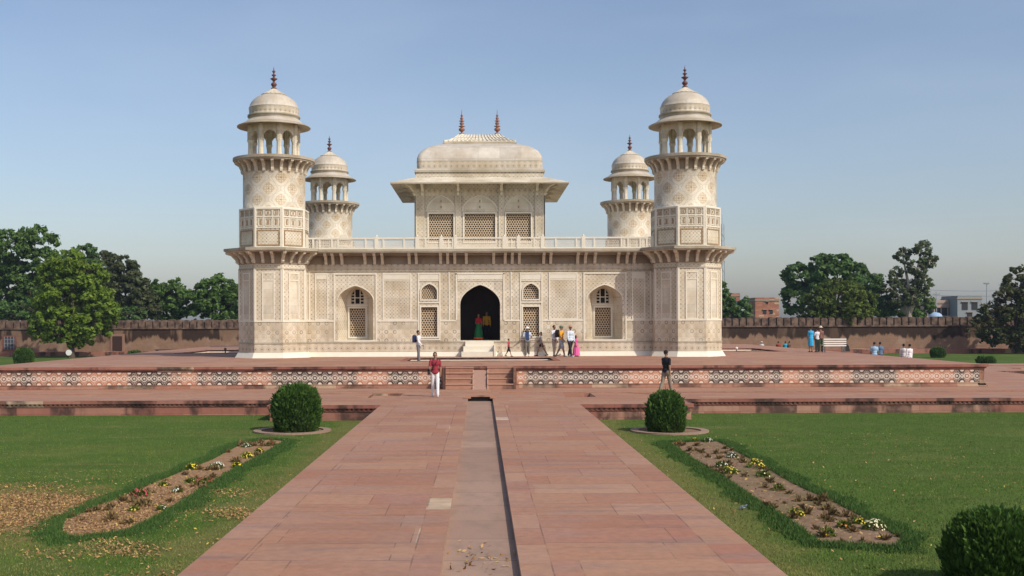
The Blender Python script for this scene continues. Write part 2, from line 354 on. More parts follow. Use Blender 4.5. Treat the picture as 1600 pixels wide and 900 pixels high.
# ------------------------------------------------------------------ mesh helper
class MB:
    def __init__(s): s.v = []; s.f = []; s.m = []; s.uv = []; s.sm = []; s.mats = []; s.X = None
    def mi(s, mat):
        if mat not in s.mats: s.mats.append(mat)
        return s.mats.index(mat)
    def face(s, pts, mat, uv=None, smooth=False):
        if s.X is not None: pts = [s.X @ Vector(p) for p in pts]
        else: pts = [Vector(p) for p in pts]
        i = len(s.v); s.v += pts; s.f.append(list(range(i, i+len(pts)))); s.m.append(s.mi(mat)); s.sm.append(smooth)
        if uv is None:
            n = Vector((0, 0, 0))
            for k in range(len(pts)):
                a, b = pts[k], pts[(k+1) % len(pts)]
                n += Vector(((a.y-b.y)*(a.z+b.z), (a.z-b.z)*(a.x+b.x), (a.x-b.x)*(a.y+b.y)))
            if n.length > 0: n.normalize()
            if abs(n.z) > 0.8: uv = [(p.x, p.y) for p in pts]
            else:
                t = Vector((-n.y, n.x, 0)); t.normalize(); uv = [(p.dot(t), p.z) for p in pts]
        s.uv.append(uv)
    def hexa(s, c, mat):                       # eight corners, bottom four then top four
        for q in ((0, 3, 2, 1), (4, 5, 6, 7), (0, 1, 5, 4), (1, 2, 6, 5), (2, 3, 7, 6), (3, 0, 4, 7)):
            s.face([c[k] for k in q], mat)
    def box(s, x0, x1, y0, y1, z0, z1, mat):
        s.hexa([(x0, y0, z0), (x1, y0, z0), (x1, y1, z0), (x0, y1, z0), (x0, y0, z1), (x1, y0, z1), (x1, y1, z1), (x0, y1, z1)], mat)
    def prism(s, poly, z0, z1, mat, poly2=None, caps=True):
        p2 = poly2 or poly; n = len(poly)
        for k in range(n):
            a, b = poly[k], poly[(k+1) % n]; c, d = p2[(k+1) % n], p2[k]
            s.face([(*a, z0), (*b, z0), (*c, z1), (*d, z1)], mat)
        if caps: s.face([(*q, z1) for q in p2], mat); s.face([(*q, z0) for q in reversed(poly)], mat)
    def lathe(s, prof, n, mat, cx=0, cy=0, smooth=True, ribs=0, ribamp=0.0, mats=None):
        L = 0
        for i in range(len(prof)-1):
            (r0, z0), (r1, z1) = prof[i], prof[i+1]
            mm = mats[i] if mats else mat
            for k in range(n):
                a0, a1 = 2*PI*k/n, 2*PI*(k+1)/n
                def pt(r, a, z):
                    rr = r*(1+ribamp*math.cos(ribs*a)) if ribs else r
                    return (cx+rr*math.cos(a), cy+rr*math.sin(a), z)
                rm = max(prof[0][0], 0.01) if not mats else 1.65
                uvs = [(a0*rm, z0), (a1*rm, z0), (a1*rm, z1), (a0*rm, z1)]
                if r1 < 1e-4: s.face([pt(r0, a0, z0), pt(r0, a1, z0), pt(0, 0, z1)], mm, uvs[:3], smooth)
                elif r0 < 1e-4: s.face([pt(0, 0, z0), pt(r1, a1, z1), pt(r1, a0, z1)], mm, uvs[:3], smooth)
                else: s.face([pt(r0, a0, z0), pt(r0, a1, z0), pt(r1, a1, z1), pt(r1, a0, z1)], mm, uvs, smooth)
    def tube(s, a, b, r0, r1, mat, n=6, smooth=True):
        a, b = Vector(a), Vector(b); d = (b-a).normalized(); t = d.orthogonal().normalized(); w = d.cross(t)
        ra = [a+(t*math.cos(2*PI*k/n)+w*math.sin(2*PI*k/n))*r0 for k in range(n)]
        rb = [b+(t*math.cos(2*PI*k/n)+w*math.sin(2*PI*k/n))*r1 for k in range(n)]
        for k in range(n): s.face([ra[k], ra[(k+1) % n], rb[(k+1) % n], rb[k]], mat, None, smooth)
        s.face(list(reversed(ra)), mat); s.face(rb, mat)
    def ball(s, c, r, mat, n=10, sc=(1, 1, 1)):
        c = Vector(c)
        for i in range(n//2):
            t0, t1 = PI*i/(n//2), PI*(i+1)/(n//2)
            for k in range(n):
                a0, a1 = 2*PI*k/n, 2*PI*(k+1)/n
                q = [(math.sin(t)*math.cos(a)*r*sc[0], math.sin(t)*math.sin(a)*r*sc[1], math.cos(t)*r*sc[2]) for t, a in ((t1, a0), (t1, a1), (t0, a1), (t0, a0))]
                if i == 0: q = q[:3]
                elif i == n//2-1: q = q[1:]
                s.face([c+Vector(p) for p in q], mat, None, True)
    def mesh(s, name, weld=True):
        me = bpy.data.meshes.new(name); me.from_pydata([tuple(p) for p in s.v], [], s.f)
        for m_ in s.mats: me.materials.append(m_)
        me.polygons.foreach_set('material_index', s.m); me.polygons.foreach_set('use_smooth', s.sm)
        uvl = me.uv_layers.new(name='UVMap'); flat = [c for f in s.uv for p in f for c in p]; uvl.data.foreach_set('uv', flat)
        if weld and any(s.sm):
            bm = bmesh.new(); bm.from_mesh(me); bmesh.ops.remove_doubles(bm, verts=bm.verts, dist=1e-4); bm.to_mesh(me); bm.free()
        me.update(); return me
    def build(s, name, parent=None, weld=True): return link(name, s.mesh(name, weld), parent)
def link(name, data, parent=None, loc=None, rz=None):
    o = bpy.data.objects.new(name, data); COL.objects.link(o); o.parent = parent
    if loc is not None: o.location = loc
    if rz is not None: o.rotation_euler = (0, 0, rz)
    return o
def tag(o, label=None, cat=None, group=None, kind=None):
    if label: o['label'] = label
    if cat: o['category'] = cat
    if group: o['group'] = group
    if kind: o['kind'] = kind
    return o
def thing(name, label, cat, loc=(0, 0, 0), rz=0, group=None): return tag(link(name, None, None, loc, rz), label, cat, group)
def struct(o): o['kind'] = 'structure'; return o
def npmesh(name, verts, k, mat, parent=None):
    """many k-gons, verts (N*k,3)"""
    n = len(verts)//k; me = bpy.data.meshes.new(name); me.vertices.add(n*k); me.vertices.foreach_set('co', np.asarray(verts, dtype=np.float32).ravel())
    me.loops.add(n*k); me.loops.foreach_set('vertex_index', np.arange(n*k, dtype=np.int32))
    me.polygons.add(n); me.polygons.foreach_set('loop_start', np.arange(n, dtype=np.int32)*k)
    me.update(calc_edges=True); me.materials.append(mat); return link(name, me, parent)

# ------------------------------------------------------------------ setting
CY = 71.0                                    # centre of the monument
LZ = -0.55                                   # lawn level
HP = 29.3                                    # half width of the lower plaza
def sheet(rects, holes, z, mat, name, parent=None):
    xs = sorted({r[i] for r in rects+holes for i in (0, 1)}); ys = sorted({r[i] for r in rects+holes for i in (2, 3)})
    mb = MB(); inn = lambda r, x, y: r[0] < x < r[1] and r[2] < y < r[3]
    for i in range(len(xs)-1):
        for j in range(len(ys)-1):
            x, y = (xs[i]+xs[i+1])/2, (ys[j]+ys[j+1])/2
            if any(inn(r, x, y) for r in rects) and not any(inn(h, x, y) for h in holes):
                mb.face([(xs[i], ys[j], z), (xs[i+1], ys[j], z), (xs[i+1], ys[j+1], z), (xs[i], ys[j+1], z)], mat)
    return mb.build(name, parent)
me = MB(); me.face([(-900, -250, LZ), (900, -250, LZ), (900, 1100, LZ), (-900, 1100, LZ)], M['lawn'])
struct(me.build('lawn'))
hz = MB(); hz.box(-905, 905, -255, 1105, LZ-1, 34, None)
hm_ = bpy.data.materials.new('thin_haze'); hm_.use_nodes = True; ht = hm_.node_tree; ht.nodes.clear()
hv = ht.nodes.new('ShaderNodeVolumePrincipled'); ho = ht.nodes.new('ShaderNodeOutputMaterial'); ht.links.new(hv.outputs[0], ho.inputs['Volume'])
hv.inputs['Color'].default_value = (0.60, 0.76, 1.0, 1); hv.inputs['Density'].default_value = 0.0002; hv.inputs['Anisotropy'].default_value = 0.0
hz.mats = [hm_]; hz.m = [0]*6; o = hz.build('haze'); tag(o, 'thin pale haze in the air', 'haze', kind='stuff')
CHX0, CHX1, CHY = -0.47, 0.46, 42.2
PW = 3.49
proj = 2.55
HOLE_L = (-4.35, -3.15, 42.9, 45.3); HOLE_R = (3.3, 4.45, 42.9, 45.3)
Y0 = CY-HP                                   # plaza front edge
# lower plaza (surrounds the terrace), raised over the lawn
inner = (-22.0, 22.0, CY-22.0, CY+22.0)
plz = [(-HP, HP, Y0, CY+HP)] + [(-7.4, 7.4, Y0-proj, Y0), (-7.4, 7.4, CY+HP, CY+HP+proj), (-HP-proj, -HP, CY-7.4, CY+7.4), (HP, HP+proj, CY-7.4, CY+7.4)]
o = sheet(plz, [inner, (CHX0, CHX1, Y0-proj-0.01, CHY), HOLE_L, HOLE_R], 0, M['paving'], 'plaza'); struct(o)
o = sheet([(-PW, PW, -14, Y0-proj)], [(CHX0, CHX1, -14, Y0-proj)], 0, M['path'], 'path'); struct(o)
o = sheet([(-PW, PW, CY+HP+proj, 117)], [], 0, M['path'], 'path'); struct(o)
o = sheet([(HP+proj, 75, -PW, PW)], [(HP+proj, 75, -0.4, 0.4)], 0, M['path_x'], 'path'); o.location.y = CY; struct(o)
o = sheet([(-75, -HP-proj, -PW, PW)], [(-75, -HP-proj, -0.4, 0.4)], 0, M['path_x'], 'path'); o.location.y = CY; struct(o)
mb = MB(); CD = -0.10                        # sunken water channel
mb.face([(CHX0-.0, -14, CD), (CHX1, -14, CD), (CHX1, CHY, CD), (CHX0, CHY, CD)], M['channel'])
for x in (CHX0, CHX1): mb.face([(x, -14, CD), (x, CHY, CD), (x, CHY, 0), (x, -14, 0)], M['channel'])
mb.face([(CHX0, CHY, CD), (CHX1, CHY, CD), (CHX1, CHY, 0), (CHX0, CHY, 0)], plain('channel_mouth', (.015, .012, .01)))
struct(mb.build('water_channel'))
for s_ in (-1, 1):
    mb = MB(); a, b = sorted((s_*(HP+proj), s_*75)); mb.box(a, b, CY-.4, CY+.4, CD-.05, CD, M['channel'])
    for y in (CY-.4, CY+.4): mb.face([(a, y, CD), (b, y, CD), (b, y, 0), (a, y, 0)], M['channel'])
    struct(mb.build('water_channel'))
for h in (HOLE_L, HOLE_R):                   # sunken openings in the plaza
    mb = MB(); x0, x1, y0, y1 = h; z = -0.09 if x0 < 0 else -0.24
    mb.face([(x0, y0, z), (x1, y0, z), (x1, y1, z), (x0, y1, z)], M['terrace'])
    for q in (((x0, y0), (x1, y0)), ((x1, y0), (x1, y1)), ((x1, y1), (x0, y1)), ((x0, y1), (x0, y0))):
        mb.face([(*q[0], z), (*q[1], z), (*q[1], 0), (*q[0], 0)], M['masonry'])
    struct(mb.build('sunken_basin'))
# stone mouth over the channel head
t = thing('channel_sluice', 'low red sandstone lintel with dark slot at the head of the water channel', 'sluice', (0, CHY, 0))
mb = MB(); mb.box(-.56, -.36, -.12, .12, .004, .07, M['masonry']); mb.box(.36, .56, -.12, .12, .004, .07, M['masonry']); mb.box(-.58, .58, -.1, .14, .07, .13, M['masonry'])
mb.build('lintel', t)
mb = MB(); mb.box(-.36, .36, .02, .1, .004, .07, plain('channel_mouth', 0)); mb.build('slot', t)
# thin raised strip across the plaza
mb = MB(); mb.box(-HP+.2, HP-.2, 45.35, 45.9, .002, .035, M['paving']); struct(mb.build('pavement_step'))

def wall_run(mb, a, b, z0, z1, mat, cop, dent=True, th=0.5):
    """retaining wall face from a to b (outside on the right hand of a->b), coping and small dentils"""
    a, b = Vector((*a, 0)), Vector((*b, 0)); d = (b-a); L = d.length; d.normalize(); n = Vector((d.y, -d.x, 0))
    def bx(u0, u1, o0, o1, za, zb, m_):
        c = []
        for z in (za, zb):
            for (u, o) in ((u0, o1), (u1, o1), (u1, o0), (u0, o0)): c.append(tuple(a+d*u+n*o+Vector((0, 0, z))))
        mb.hexa(c, m_)
    e = .004 if abs(d.y) > .5 else 0
    bx(e, L-e, -th, -e, z0, z1-.12, mat)
    bx(-.02, L+.02, -.3, .1, z1-.12, z1-.004, cop)
    if dent:
        k = int(L/0.17)
        for i in range(k): bx((i+.2)*L/k, (i+.72)*L/k, -.01, .06, z1-.19, z1-.12, cop)
        bx(0, L, -.01, .03, z1-.235, z1-.19, cop)
segs = {'left': [((-HP, Y0), (-7.4, Y0)), ((-7.4, Y0), (-7.4, Y0-proj)), ((-7.4, Y0-proj), (-PW, Y0-proj))],
        'right': [((PW, Y0-proj), (7.4, Y0-proj)), ((7.4, Y0-proj), (7.4, Y0)), ((7.4, Y0), (HP, Y0))]}
for k, lab in (('left', 'low stained red sandstone retaining wall behind the left lawn'), ('right', 'low patched red and cream sandstone retaining wall behind the right lawn')):
    mb = MB()
    for a, b in segs[k]: wall_run(mb, a, b, LZ-.1, 0, M['kerb_red' if k == 'left' else 'kerb_wall'], M['coping'])
    tag(mb.build('retaining_wall'), lab, 'retaining wall', 'retaining walls of the plaza')
mb = MB()
for sx in (1,):
    wall_run(mb, (HP, Y0), (HP, CY-7.4), LZ-.1, 0, M['kerb_wall'], M['coping'], False)
    wall_run(mb, (HP, CY-7.4), (HP+proj, CY-7.4), LZ-.1, 0, M['kerb_wall'], M['coping'], False)
    wall_run(mb, (HP+proj, CY-7.4), (HP+proj, CY-PW), LZ-.1, 0, M['kerb_wall'], M['coping'], False)
    wall_run(mb, (HP+proj, CY-PW), (75, CY-PW), LZ-.1, 0, M['kerb_wall'], M['coping'], False)
tag(mb.build('retaining_wall'), 'red sandstone retaining wall along the plaza on the far right side', 'retaining wall', 'retaining walls of the plaza')
# edges of the raised causeway in front
for sx, lab in ((-1, 'red stone edge course of the path on its left side'), (1, 'red stone edge course of the path on its right side')):
    mb = MB(); a, b = sorted((sx*PW, sx*(PW-.25))); mb.box(a, b, -14, Y0-proj-.01, LZ-.1, -.004, M['kerb_wall']); tag(mb.build('path_kerb'), lab, 'kerb', 'edge courses of the path')
# far raised walk by the perimeter wall
mb = MB(); mb.box(-90, 90, 117, 121, LZ-.1, -.12, M['coping']); struct(mb.build('wall_walk'))

# ------------------------------------------------------------------ terrace with inlaid front
T = thing('sandstone_terrace', 'wide red sandstone terrace with white inlaid lattice along its edge', 'terrace', (0, CY, 0))
HT, TZ, TI = 22.1, 0.97, 1.05
mb = MB()
BAS = [(-3.5, 3.5, -18.2, -14.5), (14.5, 18.2, -3.5, 3.5), (-18.2, -14.5, -3.5, 3.5)]
o = sheet([(-18.6, 18.6, -18.6, 18.6)], BAS, TI, M['terrace'], 'paving', T)
for k in range(4):
    mb.X = Matrix.Rotation(k*PI/2, 4, 'Z')
    mb.face([(-HT-.12, -HT-.12, TZ), (HT+.12, -HT-.12, TZ), (18.6, -18.6, TI), (-18.6, -18.6, TI)], M['terrace'])
mb.X = None; mb.build('paving_slope', T)
mb = MB(); mp = MB(); mc = MB()
for k in range(4):
    X = Matrix.Rotation(k*PI/2, 4, 'Z'); mb.X = X; mp.X = X; mc.X = X
    w = HT
    mb.box(-w, w, -w, -w+.6, -.05, .85, M['masonry'])
    mb.box(-w-.10, w+.10, -w-.10, -w+.3, -.04, .07, M['masonry']); mb.box(-w-.05, w+.05, -w-.05, -w+.3, .07, .13, M['masonry'])
    mb.box(-w-.03, w+.03, -w-.03, -w+.3, .78, .82, M['masonry'])
    mc.box(-w-.13, w+.13, -w-.13, -w+.5, .865, .966, M['coping']); mc.box(-w-.07, w+.07, -w-.07, -w+.5, .81, .865, M['coping'])
    for a, b in ((-w+.22, -1.72), (1.62, w-.22)) if k == 0 else ((-w+.22, w-.22),):
        y = -w-.012
        mp.face([(a, y, .18), (b, y, .18), (b, y, .74), (a, y, .74)], M['inlay_wall'], [(a, .18), (b, .18), (b, .74), (a, .74)])
        for (p0, p1, q0, q1) in ((a-.03, b+.03, .74, .765), (a-.03, b+.03, .155, .18), (a-.04, a, .155, .765), (b, b+.04, .155, .765)):
            mb.box(p0, p1, -w-.022, -w+.05, q0, q1, M['masonry'])
mb.X = mp.X = mc.X = None
mb.build('wall', T); mp.build('inlay_band', T); mc.build('coping', T)
for (x0, x1, y0, y1) in BAS:                 # shallow basins lined with white marble
    mb = MB(); z = TI-.13
    mb.face([(x0, y0, z), (x1, y0, z), (x1, y1, z), (x0, y1, z)], M['terrace'])
    for q in (((x0, y0), (x1, y0)), ((x1, y0), (x1, y1)), ((x1, y1), (x0, y1)), ((x0, y1), (x0, y0))):
        mb.face([(*q[0], z), (*q[1], z), (*q[1], TI), (*q[0], TI)], M['frame'])
    mb.box(x0+.5, x1-.5, y0+.5, y0+.56, z, z+.1, M['frame'])
    for (a, b, c, d) in ((x0-.28, x1+.28, y0-.28, y0), (x0-.28, x1+.28, y1, y1+.28), (x0-.28, x0, y0, y1), (x1, x1+.28, y0, y1)):
        mb.box(a, b, c, d, TI-.06, TI+.025, M['coping'])
    mb.build('basin', T)
# central steps with the carved water chute, projecting from the terrace
mb = MB(); yf = -HT
for k in range(4):
    z1 = .235*(k+1)-.01; dd = .95-.26*k
    for (a, b) in ((-1.50, -.3), (.3, 1.42)):
        mb.box(a, b, yf-dd, yf+.1, -.02, z1, M['masonry']); mb.box(a-.01, b+.01, yf-dd-.03, yf+.1, z1-.035, z1+.012, plain('worn_tread', (.40, .24, .17)))
mb.box(-1.62, -1.50, yf-.98, yf+.1, -.02, .93, M['coping']); mb.box(1.42, 1.53, yf-.98, yf+.1, -.02, .93, M['masonry'])
mb.build('steps', T)
mb = MB()
mb.hexa([(-.3, yf-1.0, 0), (.3, yf-1.0, 0), (.3, yf+.1, 0), (-.3, yf+.1, 0), (-.3, yf-.85, .2), (.3, yf-.85, .2), (.3, yf+.1, .94), (-.3, yf+.1, .94)], plain('chute_stone', (.33, .20, .15)))
for a in (-.34, .29): mb.hexa([(a, yf-1.05, 0), (a+.05, yf-1.05, 0), (a+.05, yf+.1, 0), (a, yf+.1, 0), (a, yf-.9, .3), (a+.05, yf-.9, .3), (a+.05, yf+.1, .965), (a, yf+.1, .965)], plain('worn_tread', 0))
mb.build('water_chute', T)

# ------------------------------------------------------------------ mausoleum
Mz = thing('mausoleum', 'cream marble mausoleum with four corner towers, arched doorway and square roof pavilion', 'mausoleum', (0, CY, 0))
HB = 10.9; BZ = TI
def fbox(mb, ap, u0, u1, z0, z1, d0, d1, mat):          # on a face whose outward side is -y at distance ap
    mb.box(u0, u1, -ap-d1, -ap-d0, z0, z1, mat)
def frame(mb, ap, u0, u1, z0, z1, w, d, mat=None, d0=-.02):
    mat = mat or M['frame']
    fbox(mb, ap, u0, u1, z1-w, z1, d0, d, mat); fbox(mb, ap, u0, u1, z0, z0+w, d0, d, mat)
    fbox(mb, ap, u0, u0+w, z0+w, z1-w, d0, d, mat); fbox(mb, ap, u1-w, u1, z0+w, z1-w, d0, d, mat)
def archpts(w, zs, za, n=14, k=0.8):
    out = []
    for i in range(2*n+1):
        a = PI*i/(2*n); t = math.cos(a)
        out.append((w*t, zs+(za-zs)*max(0, 1-abs(t)**1.3)**.5))
    return out                                         # from right spring over the apex to left spring
def arch_outline(cx, w, z0, zs, za): return [(cx-w, z0), (cx+w, z0)]+[(cx+x, z) for x, z in archpts(w, zs, za)]
def filled(mb, outer, holes, ap, mat, flip=False):
    """planar wall at y=-ap with holes"""
    bm = bmesh.new(); es = []
    for loop in [outer]+holes:
        vs = [bm.verts.new((x, -ap, z)) for x, z in loop]
        es += [bm.edges.new((vs[i], vs[(i+1) % len(vs)])) for i in range(len(vs))]
    r = bmesh.ops.triangle_fill(bm, use_beauty=True, use_dissolve=False, edges=es, normal=(0, -1, 0))
    for f in bm.faces:
        pts = [v.co.copy() for v in f.verts]
        if (f.normal.y > 0) != flip: pts.reverse()
        mb.face(pts, mat, [(p.x, p.z) for p in pts])
    bm.free()
def reveal(mb, loop, ap0, ap1, mat, closed=True, skip=()):
    n = len(loop)
    for i in range(n if closed else n-1):
        if i in skip: continue
        a, b = loop[i], loop[(i+1) % n]
        mb.face([(a[0], -ap0, a[1]), (b[0], -ap0, b[1]), (b[0], -ap1, b[1]), (a[0], -ap1, a[1])], mat)
def jali(mb, u0, u1, z0, z1, ap, pitch, fill, depth, mat, inside=None, y=None):
    R_ = pitch/math.sqrt(3); r = R_*fill; dz = pitch*.866
    nz = int((z1-z0)/dz)+1; nu = int((u1-u0)/pitch)+1
    for j in range(nz+1):
        for i in range(nu+1):
            cx = u0+i*pitch+(pitch/2 if j % 2 else 0); cz = z0+j*dz
            if cx > u1+.01 or cz > z1+.01: continue
            if inside and not inside(cx, cz): continue
            O = [(cx+R_*math.cos(R(30+60*k)), cz+R_*math.sin(R(30+60*k))) for k in range(6)]
            I = [(cx+r*math.cos(R(30+60*k)), cz+r*math.sin(R(30+60*k))) for k in range(6)]
            for k in range(6):
                k2 = (k+1) % 6
                mb.face([(O[k][0], -ap, O[k][1]), (I[k][0], -ap, I[k][1]), (I[k2][0], -ap, I[k2][1]), (O[k2][0], -ap, O[k2][1])], mat, [(0, 0)]*4)
                mb.face([(I[k][0], -ap, I[k][1]), (I[k][0], -ap+depth, I[k][1]), (I[k2][0], -ap+depth, I[k2][1]), (I[k2][0], -ap, I[k2][1])], mat, [(0, 0)]*4)

WZ = 6.62
niches = [-6.72, 6.72]
def build_side():
    """meshes of one side, facing -y, kept as a dict name -> (mesh, parent key)"""
    out = []
    w = MB(); dz0 = 1.9
    NW, NZ0, NZS, NZA = .95, 1.85, 4.08, 4.87
    door = arch_outline(0, 1.08, dz0, 3.85, 4.9)
    holes = [door]+[arch_outline(c, NW, NZ0, NZS, NZA) for c in niches]
    aw = [arch_outline(c, .42, 4.13, 4.55, 4.95) for c in (-2.745, 2.745)]
    lw = [[(c-.43, 2.12), (c+.43, 2.12), (c+.43, 3.70), (c-.43, 3.70)] for c in (-2.745, 2.745)]
    filled(w, [(-9.6, BZ), (9.6, BZ), (9.6, WZ), (-9.6, WZ)], holes+aw+lw, HB, M['inlay_fine'])
    reveal(w, door, HB, HB-.75, M['marble'])
    for h in aw+lw: reveal(w, h, HB, HB-.3, M['marble'])
    # layered surface: dado, base course, flared foot, frieze
    cuts = [-9.6, -7.67, -5.77, -3.17, -2.32, -1.08, 1.08, 2.32, 3.17, 5.77, 7.67, 9.6]
    for i in range(0, len(cuts)-1):
        a, b = cuts[i], cuts[i+1]
        solid = i % 2 == 0
        if i in (0, 2, 4, 6, 8, 10): fbox(w, HB, a, b, 1.86, 2.93, -.01, .008, M['dado'])
    for (a, b) in ((-3.17, -2.32), (2.32, 3.17)): fbox(w, HB, a, b, 1.86, 2.06, -.01, .008, M['dado'])
    fbox(w, HB, -9.6, 9.6, 1.78, 1.85, -.02, .05, M['marble_old'])
    fbox(w, HB, -9.6, 9.6, 1.32, 1.78, -.02, .03, M['frieze'])
    w.hexa([(-9.6, -HB-.2, BZ-.05), (9.6, -HB-.2, BZ-.05), (9.6, -HB+.1, BZ-.05), (-9.6, -HB+.1, BZ-.05), (-9.6, -HB-.07, 1.30), (9.6, -HB-.07, 1.30), (9.6, -HB+.1, 1.30), (-9.6, -HB+.1, 1.30)], M['frame'])
    fbox(w, HB, -9.6, 9.6, 5.63, 5.70, -.02, .05, M['marble_old'])
    fbox(w, HB, -9.6, 9.6, 5.70, 6.02, -.02, .02, M['frieze']); fbox(w, HB, -9.6, 9.6, 6.02, 6.5, -.02, .03, M['shade_stain'])
    # horizontal band over the dado
    for (a, b) in ((-9.35, -7.9), (-5.55, -3.34), (-2.15, -1.30), (1.30, 2.15), (3.34, 5.55), (7.9, 9.35)):
        fbox(w, HB, a, b, 2.93, 3.01, -.02, .035, M['frame'])
    for s_ in (-1, 1):
        def fr(a, b, z0, z1, wd_, d): a, b = sorted((s_*a, s_*b)); frame(w, HB, a, b, z0, z1, wd_, d)
        def pn(a, b, z0, z1, d, m_): a, b = sorted((s_*a, s_*b)); fbox(w, HB, a, b, z0, z1, -.02, d, m_)
        # tall panel between window bay and niche
        pn(3.74, 5.22, 3.05, 5.18, .014, M['inlay']); fr(3.70, 5.26, 3.01, 5.55, .075, .035); pn(3.78, 5.18, 5.22, 5.48, .02, M['frame']); pn(3.78, 5.18, 5.14, 5.20, .028, M['frame'])
        # narrow panel by the tower
        pn(8.24, 8.84, 3.05, 5.18, .014, M['inlay']); fr(8.18, 8.90, 3.01, 5.55, .07, .035); pn(8.26, 8.82, 5.22, 5.48, .02, M['frame'])
        pn(9.16, 9.24, 3.01, 5.6, .03, M['frame'])
        # niche surround
        fr(5.56, 7.90, 1.86, 5.55, .08, .04)
        # window bay
        fr(2.14, 3.36, 1.92, 5.55, .07, .04); pn(2.22, 3.28, 5.18, 5.48, .02, M['frame']); pn(2.21, 3.29, 3.92, 4.0, .04, M['frame']); pn(2.21, 3.29, 5.1, 5.16, .03, M['frame'])
        frame(w, HB, s_*2.745-.52, s_*2.745+.52, 2.03, 3.79, .085, .05)
        pn(1.64, 1.70, 3.01, 5.6, .03, M['frame']); pn(1.24, 1.32, 3.01, 5.52, .04, M['frame'])
    fbox(w, HB, -1.32, 1.32, 5.46, 5.54, -.02, .04, M['frame']); fbox(w, HB, -1.22, 1.22, 5.2, 5.45, -.02, .02, M['frame']); fbox(w, HB, -1.22, 1.22, 5.12, 5.17, -.02, .03, M['frame'])
    # fine rims round the arched openings
    def rim(cx, hw, zs, za, t, d):
        i_ = archpts(hw, zs, za); o_ = archpts(hw+t, zs, za+t*1.15)
        for k in range(len(i_)-1):
            A, B, C_, D_ = i_[k], i_[k+1], o_[k+1], o_[k]
            w.face([(cx+A[0], -HB-d, A[1]), (cx+D_[0], -HB-d, D_[1]), (cx+C_[0], -HB-d, C_[1]), (cx+B[0], -HB-d, B[1])], M['frame'])
            w.face([(cx+D_[0], -HB-d, D_[1]), (cx+D_[0], -HB+.01, D_[1]), (cx+C_[0], -HB+.01, C_[1]), (cx+C_[0], -HB-d, C_[1])], M['frame'])
            w.face([(cx+A[0], -HB-d, A[1]), (cx+B[0], -HB-d, B[1]), (cx+B[0], -HB+.01, B[1]), (cx+A[0], -HB+.01, A[1])], M['frame'])
    rim(0, 1.08, 3.85, 4.9, .05, .02)
    for c in niches: rim(c, .95, NZS, NZA, .05, .02)
    for c in (-2.745, 2.745): rim(c, .42, 4.55, 4.95, .07, .05)
    for c in (-2.745, 2.745): fbox(w, HB, c-.49, c+.49, 4.05, 4.13, -.02, .05, M['frame']); fbox(w, HB, c-.49, c-.42, 4.13, 4.55, -.02, .05, M['frame']); fbox(w, HB, c+.42, c+.49, 4.13, 4.55, -.02, .05, M['frame'])
    out.append(('wall', w.mesh('wall')))
    # recessed niches
    for c in niches:
        m = MB(); dep = .95; bw = .60
        f_ = [(c-NW, NZ0), (c-NW, NZS)]+[(c+x, z) for x, z in reversed(archpts(NW, NZS, NZA))][1:-1]+[(c+NW, NZS), (c+NW, NZ0)]
        b_ = [(c-bw, NZ0), (c-bw, NZS)]+[(c+x, z) for x, z in reversed(archpts(bw, NZS, NZA-.08))][1:-1]+[(c+bw, NZS), (c+bw, NZ0)]
        for k in range(len(f_)-1):
            a, b, p_, q_ = f_[k], f_[k+1], b_[k+1], b_[k]
            m.face([(a[0], -HB, a[1]), (q_[0], -HB+dep, q_[1]), (p_[0], -HB+dep, p_[1]), (b[0], -HB, b[1])], M['inlay_dim'] if abs(k-len(f_)/2) > 10 else M['marble'])
        m.face([(c-NW, -HB, NZ0), (c+NW, -HB, NZ0), (c+bw, -HB+dep, NZ0), (c-bw, -HB+dep, NZ0)], M['marble'])
        h1 = [(c-.43, 2.12), (c+.43, 2.12), (c+.43, 3.66), (c-.43, 3.66)]; h2 = [(c-.34, 3.92), (c+.34, 3.92), (c+.34, 4.42), (c+.16, 4.7), (c-.16, 4.7), (c-.34, 4.42)]
        filled(m, b_, [h1, h2], HB-dep, M['marble'])
        reveal(m, h1, HB-dep, HB-dep-.3, M['marble']); reveal(m, h2, HB-dep, HB-dep-.3, M['marble'])
        frame(m, HB-dep, c-.52, c+.52, 2.03, 3.76, .085, .05)
        fbox(m, HB-dep, c-bw+.01, c+bw-.01, 3.79, 3.86, -.02, .04, M['frame'])
        for (a, b, z0, z1) in ((-.17, -.12, 3.92, 4.7), (.12, .17, 3.92, 4.7), (-.34, .34, 4.22, 4.27)):
            fbox(m, HB-dep-.1, c+a, c+b, z0, z1, 0, .05, M['frame'])
        for sx in (-1, 1):
            for z in (4.05, 4.38): x0, x1 = sorted((c+sx*.17, c+sx*.34)); fbox(m, HB-dep-.1, x0, x1, z, z+.05, 0, .05, M['frame'])
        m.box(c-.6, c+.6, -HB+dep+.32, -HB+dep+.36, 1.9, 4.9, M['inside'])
        out.append(('niche', m.mesh('niche')))
        j = MB(); jali(j, c-.43, c+.43, 2.14, 3.64, HB-dep-.12, .14, .66, .05, M['jali']); out.append(('jali_window', j.mesh('jali_window', False)))
    for c in (-2.745, 2.745):
        j = MB(); jali(j, c-.43, c+.43, 2.14, 3.68, HB-.12, .14, .66, .05, M['jali']); out.append(('jali_window', j.mesh('jali_window', False)))
        j = MB(); jali(j, c-.42, c+.42, 4.15, 4.93, HB-.12, .125, .66, .05, M['jali'], lambda x, z: abs(x-c) < .45 and z < 4.55+.44*max(0, 1-abs(x-c)/.47)**.5+.03); out.append(('jali_window', j.mesh('jali_window', False)))
    # roof cornice
    c_ = MB(); OV = .78
    c_.box(-9.3, 9.3, -HB-OV, -HB+.5, 6.66, 6.8, M['marble_old']); c_.box(-9.3, 9.3, -HB-OV+.06, -HB+.5, 6.6, 6.66, M['marble'])
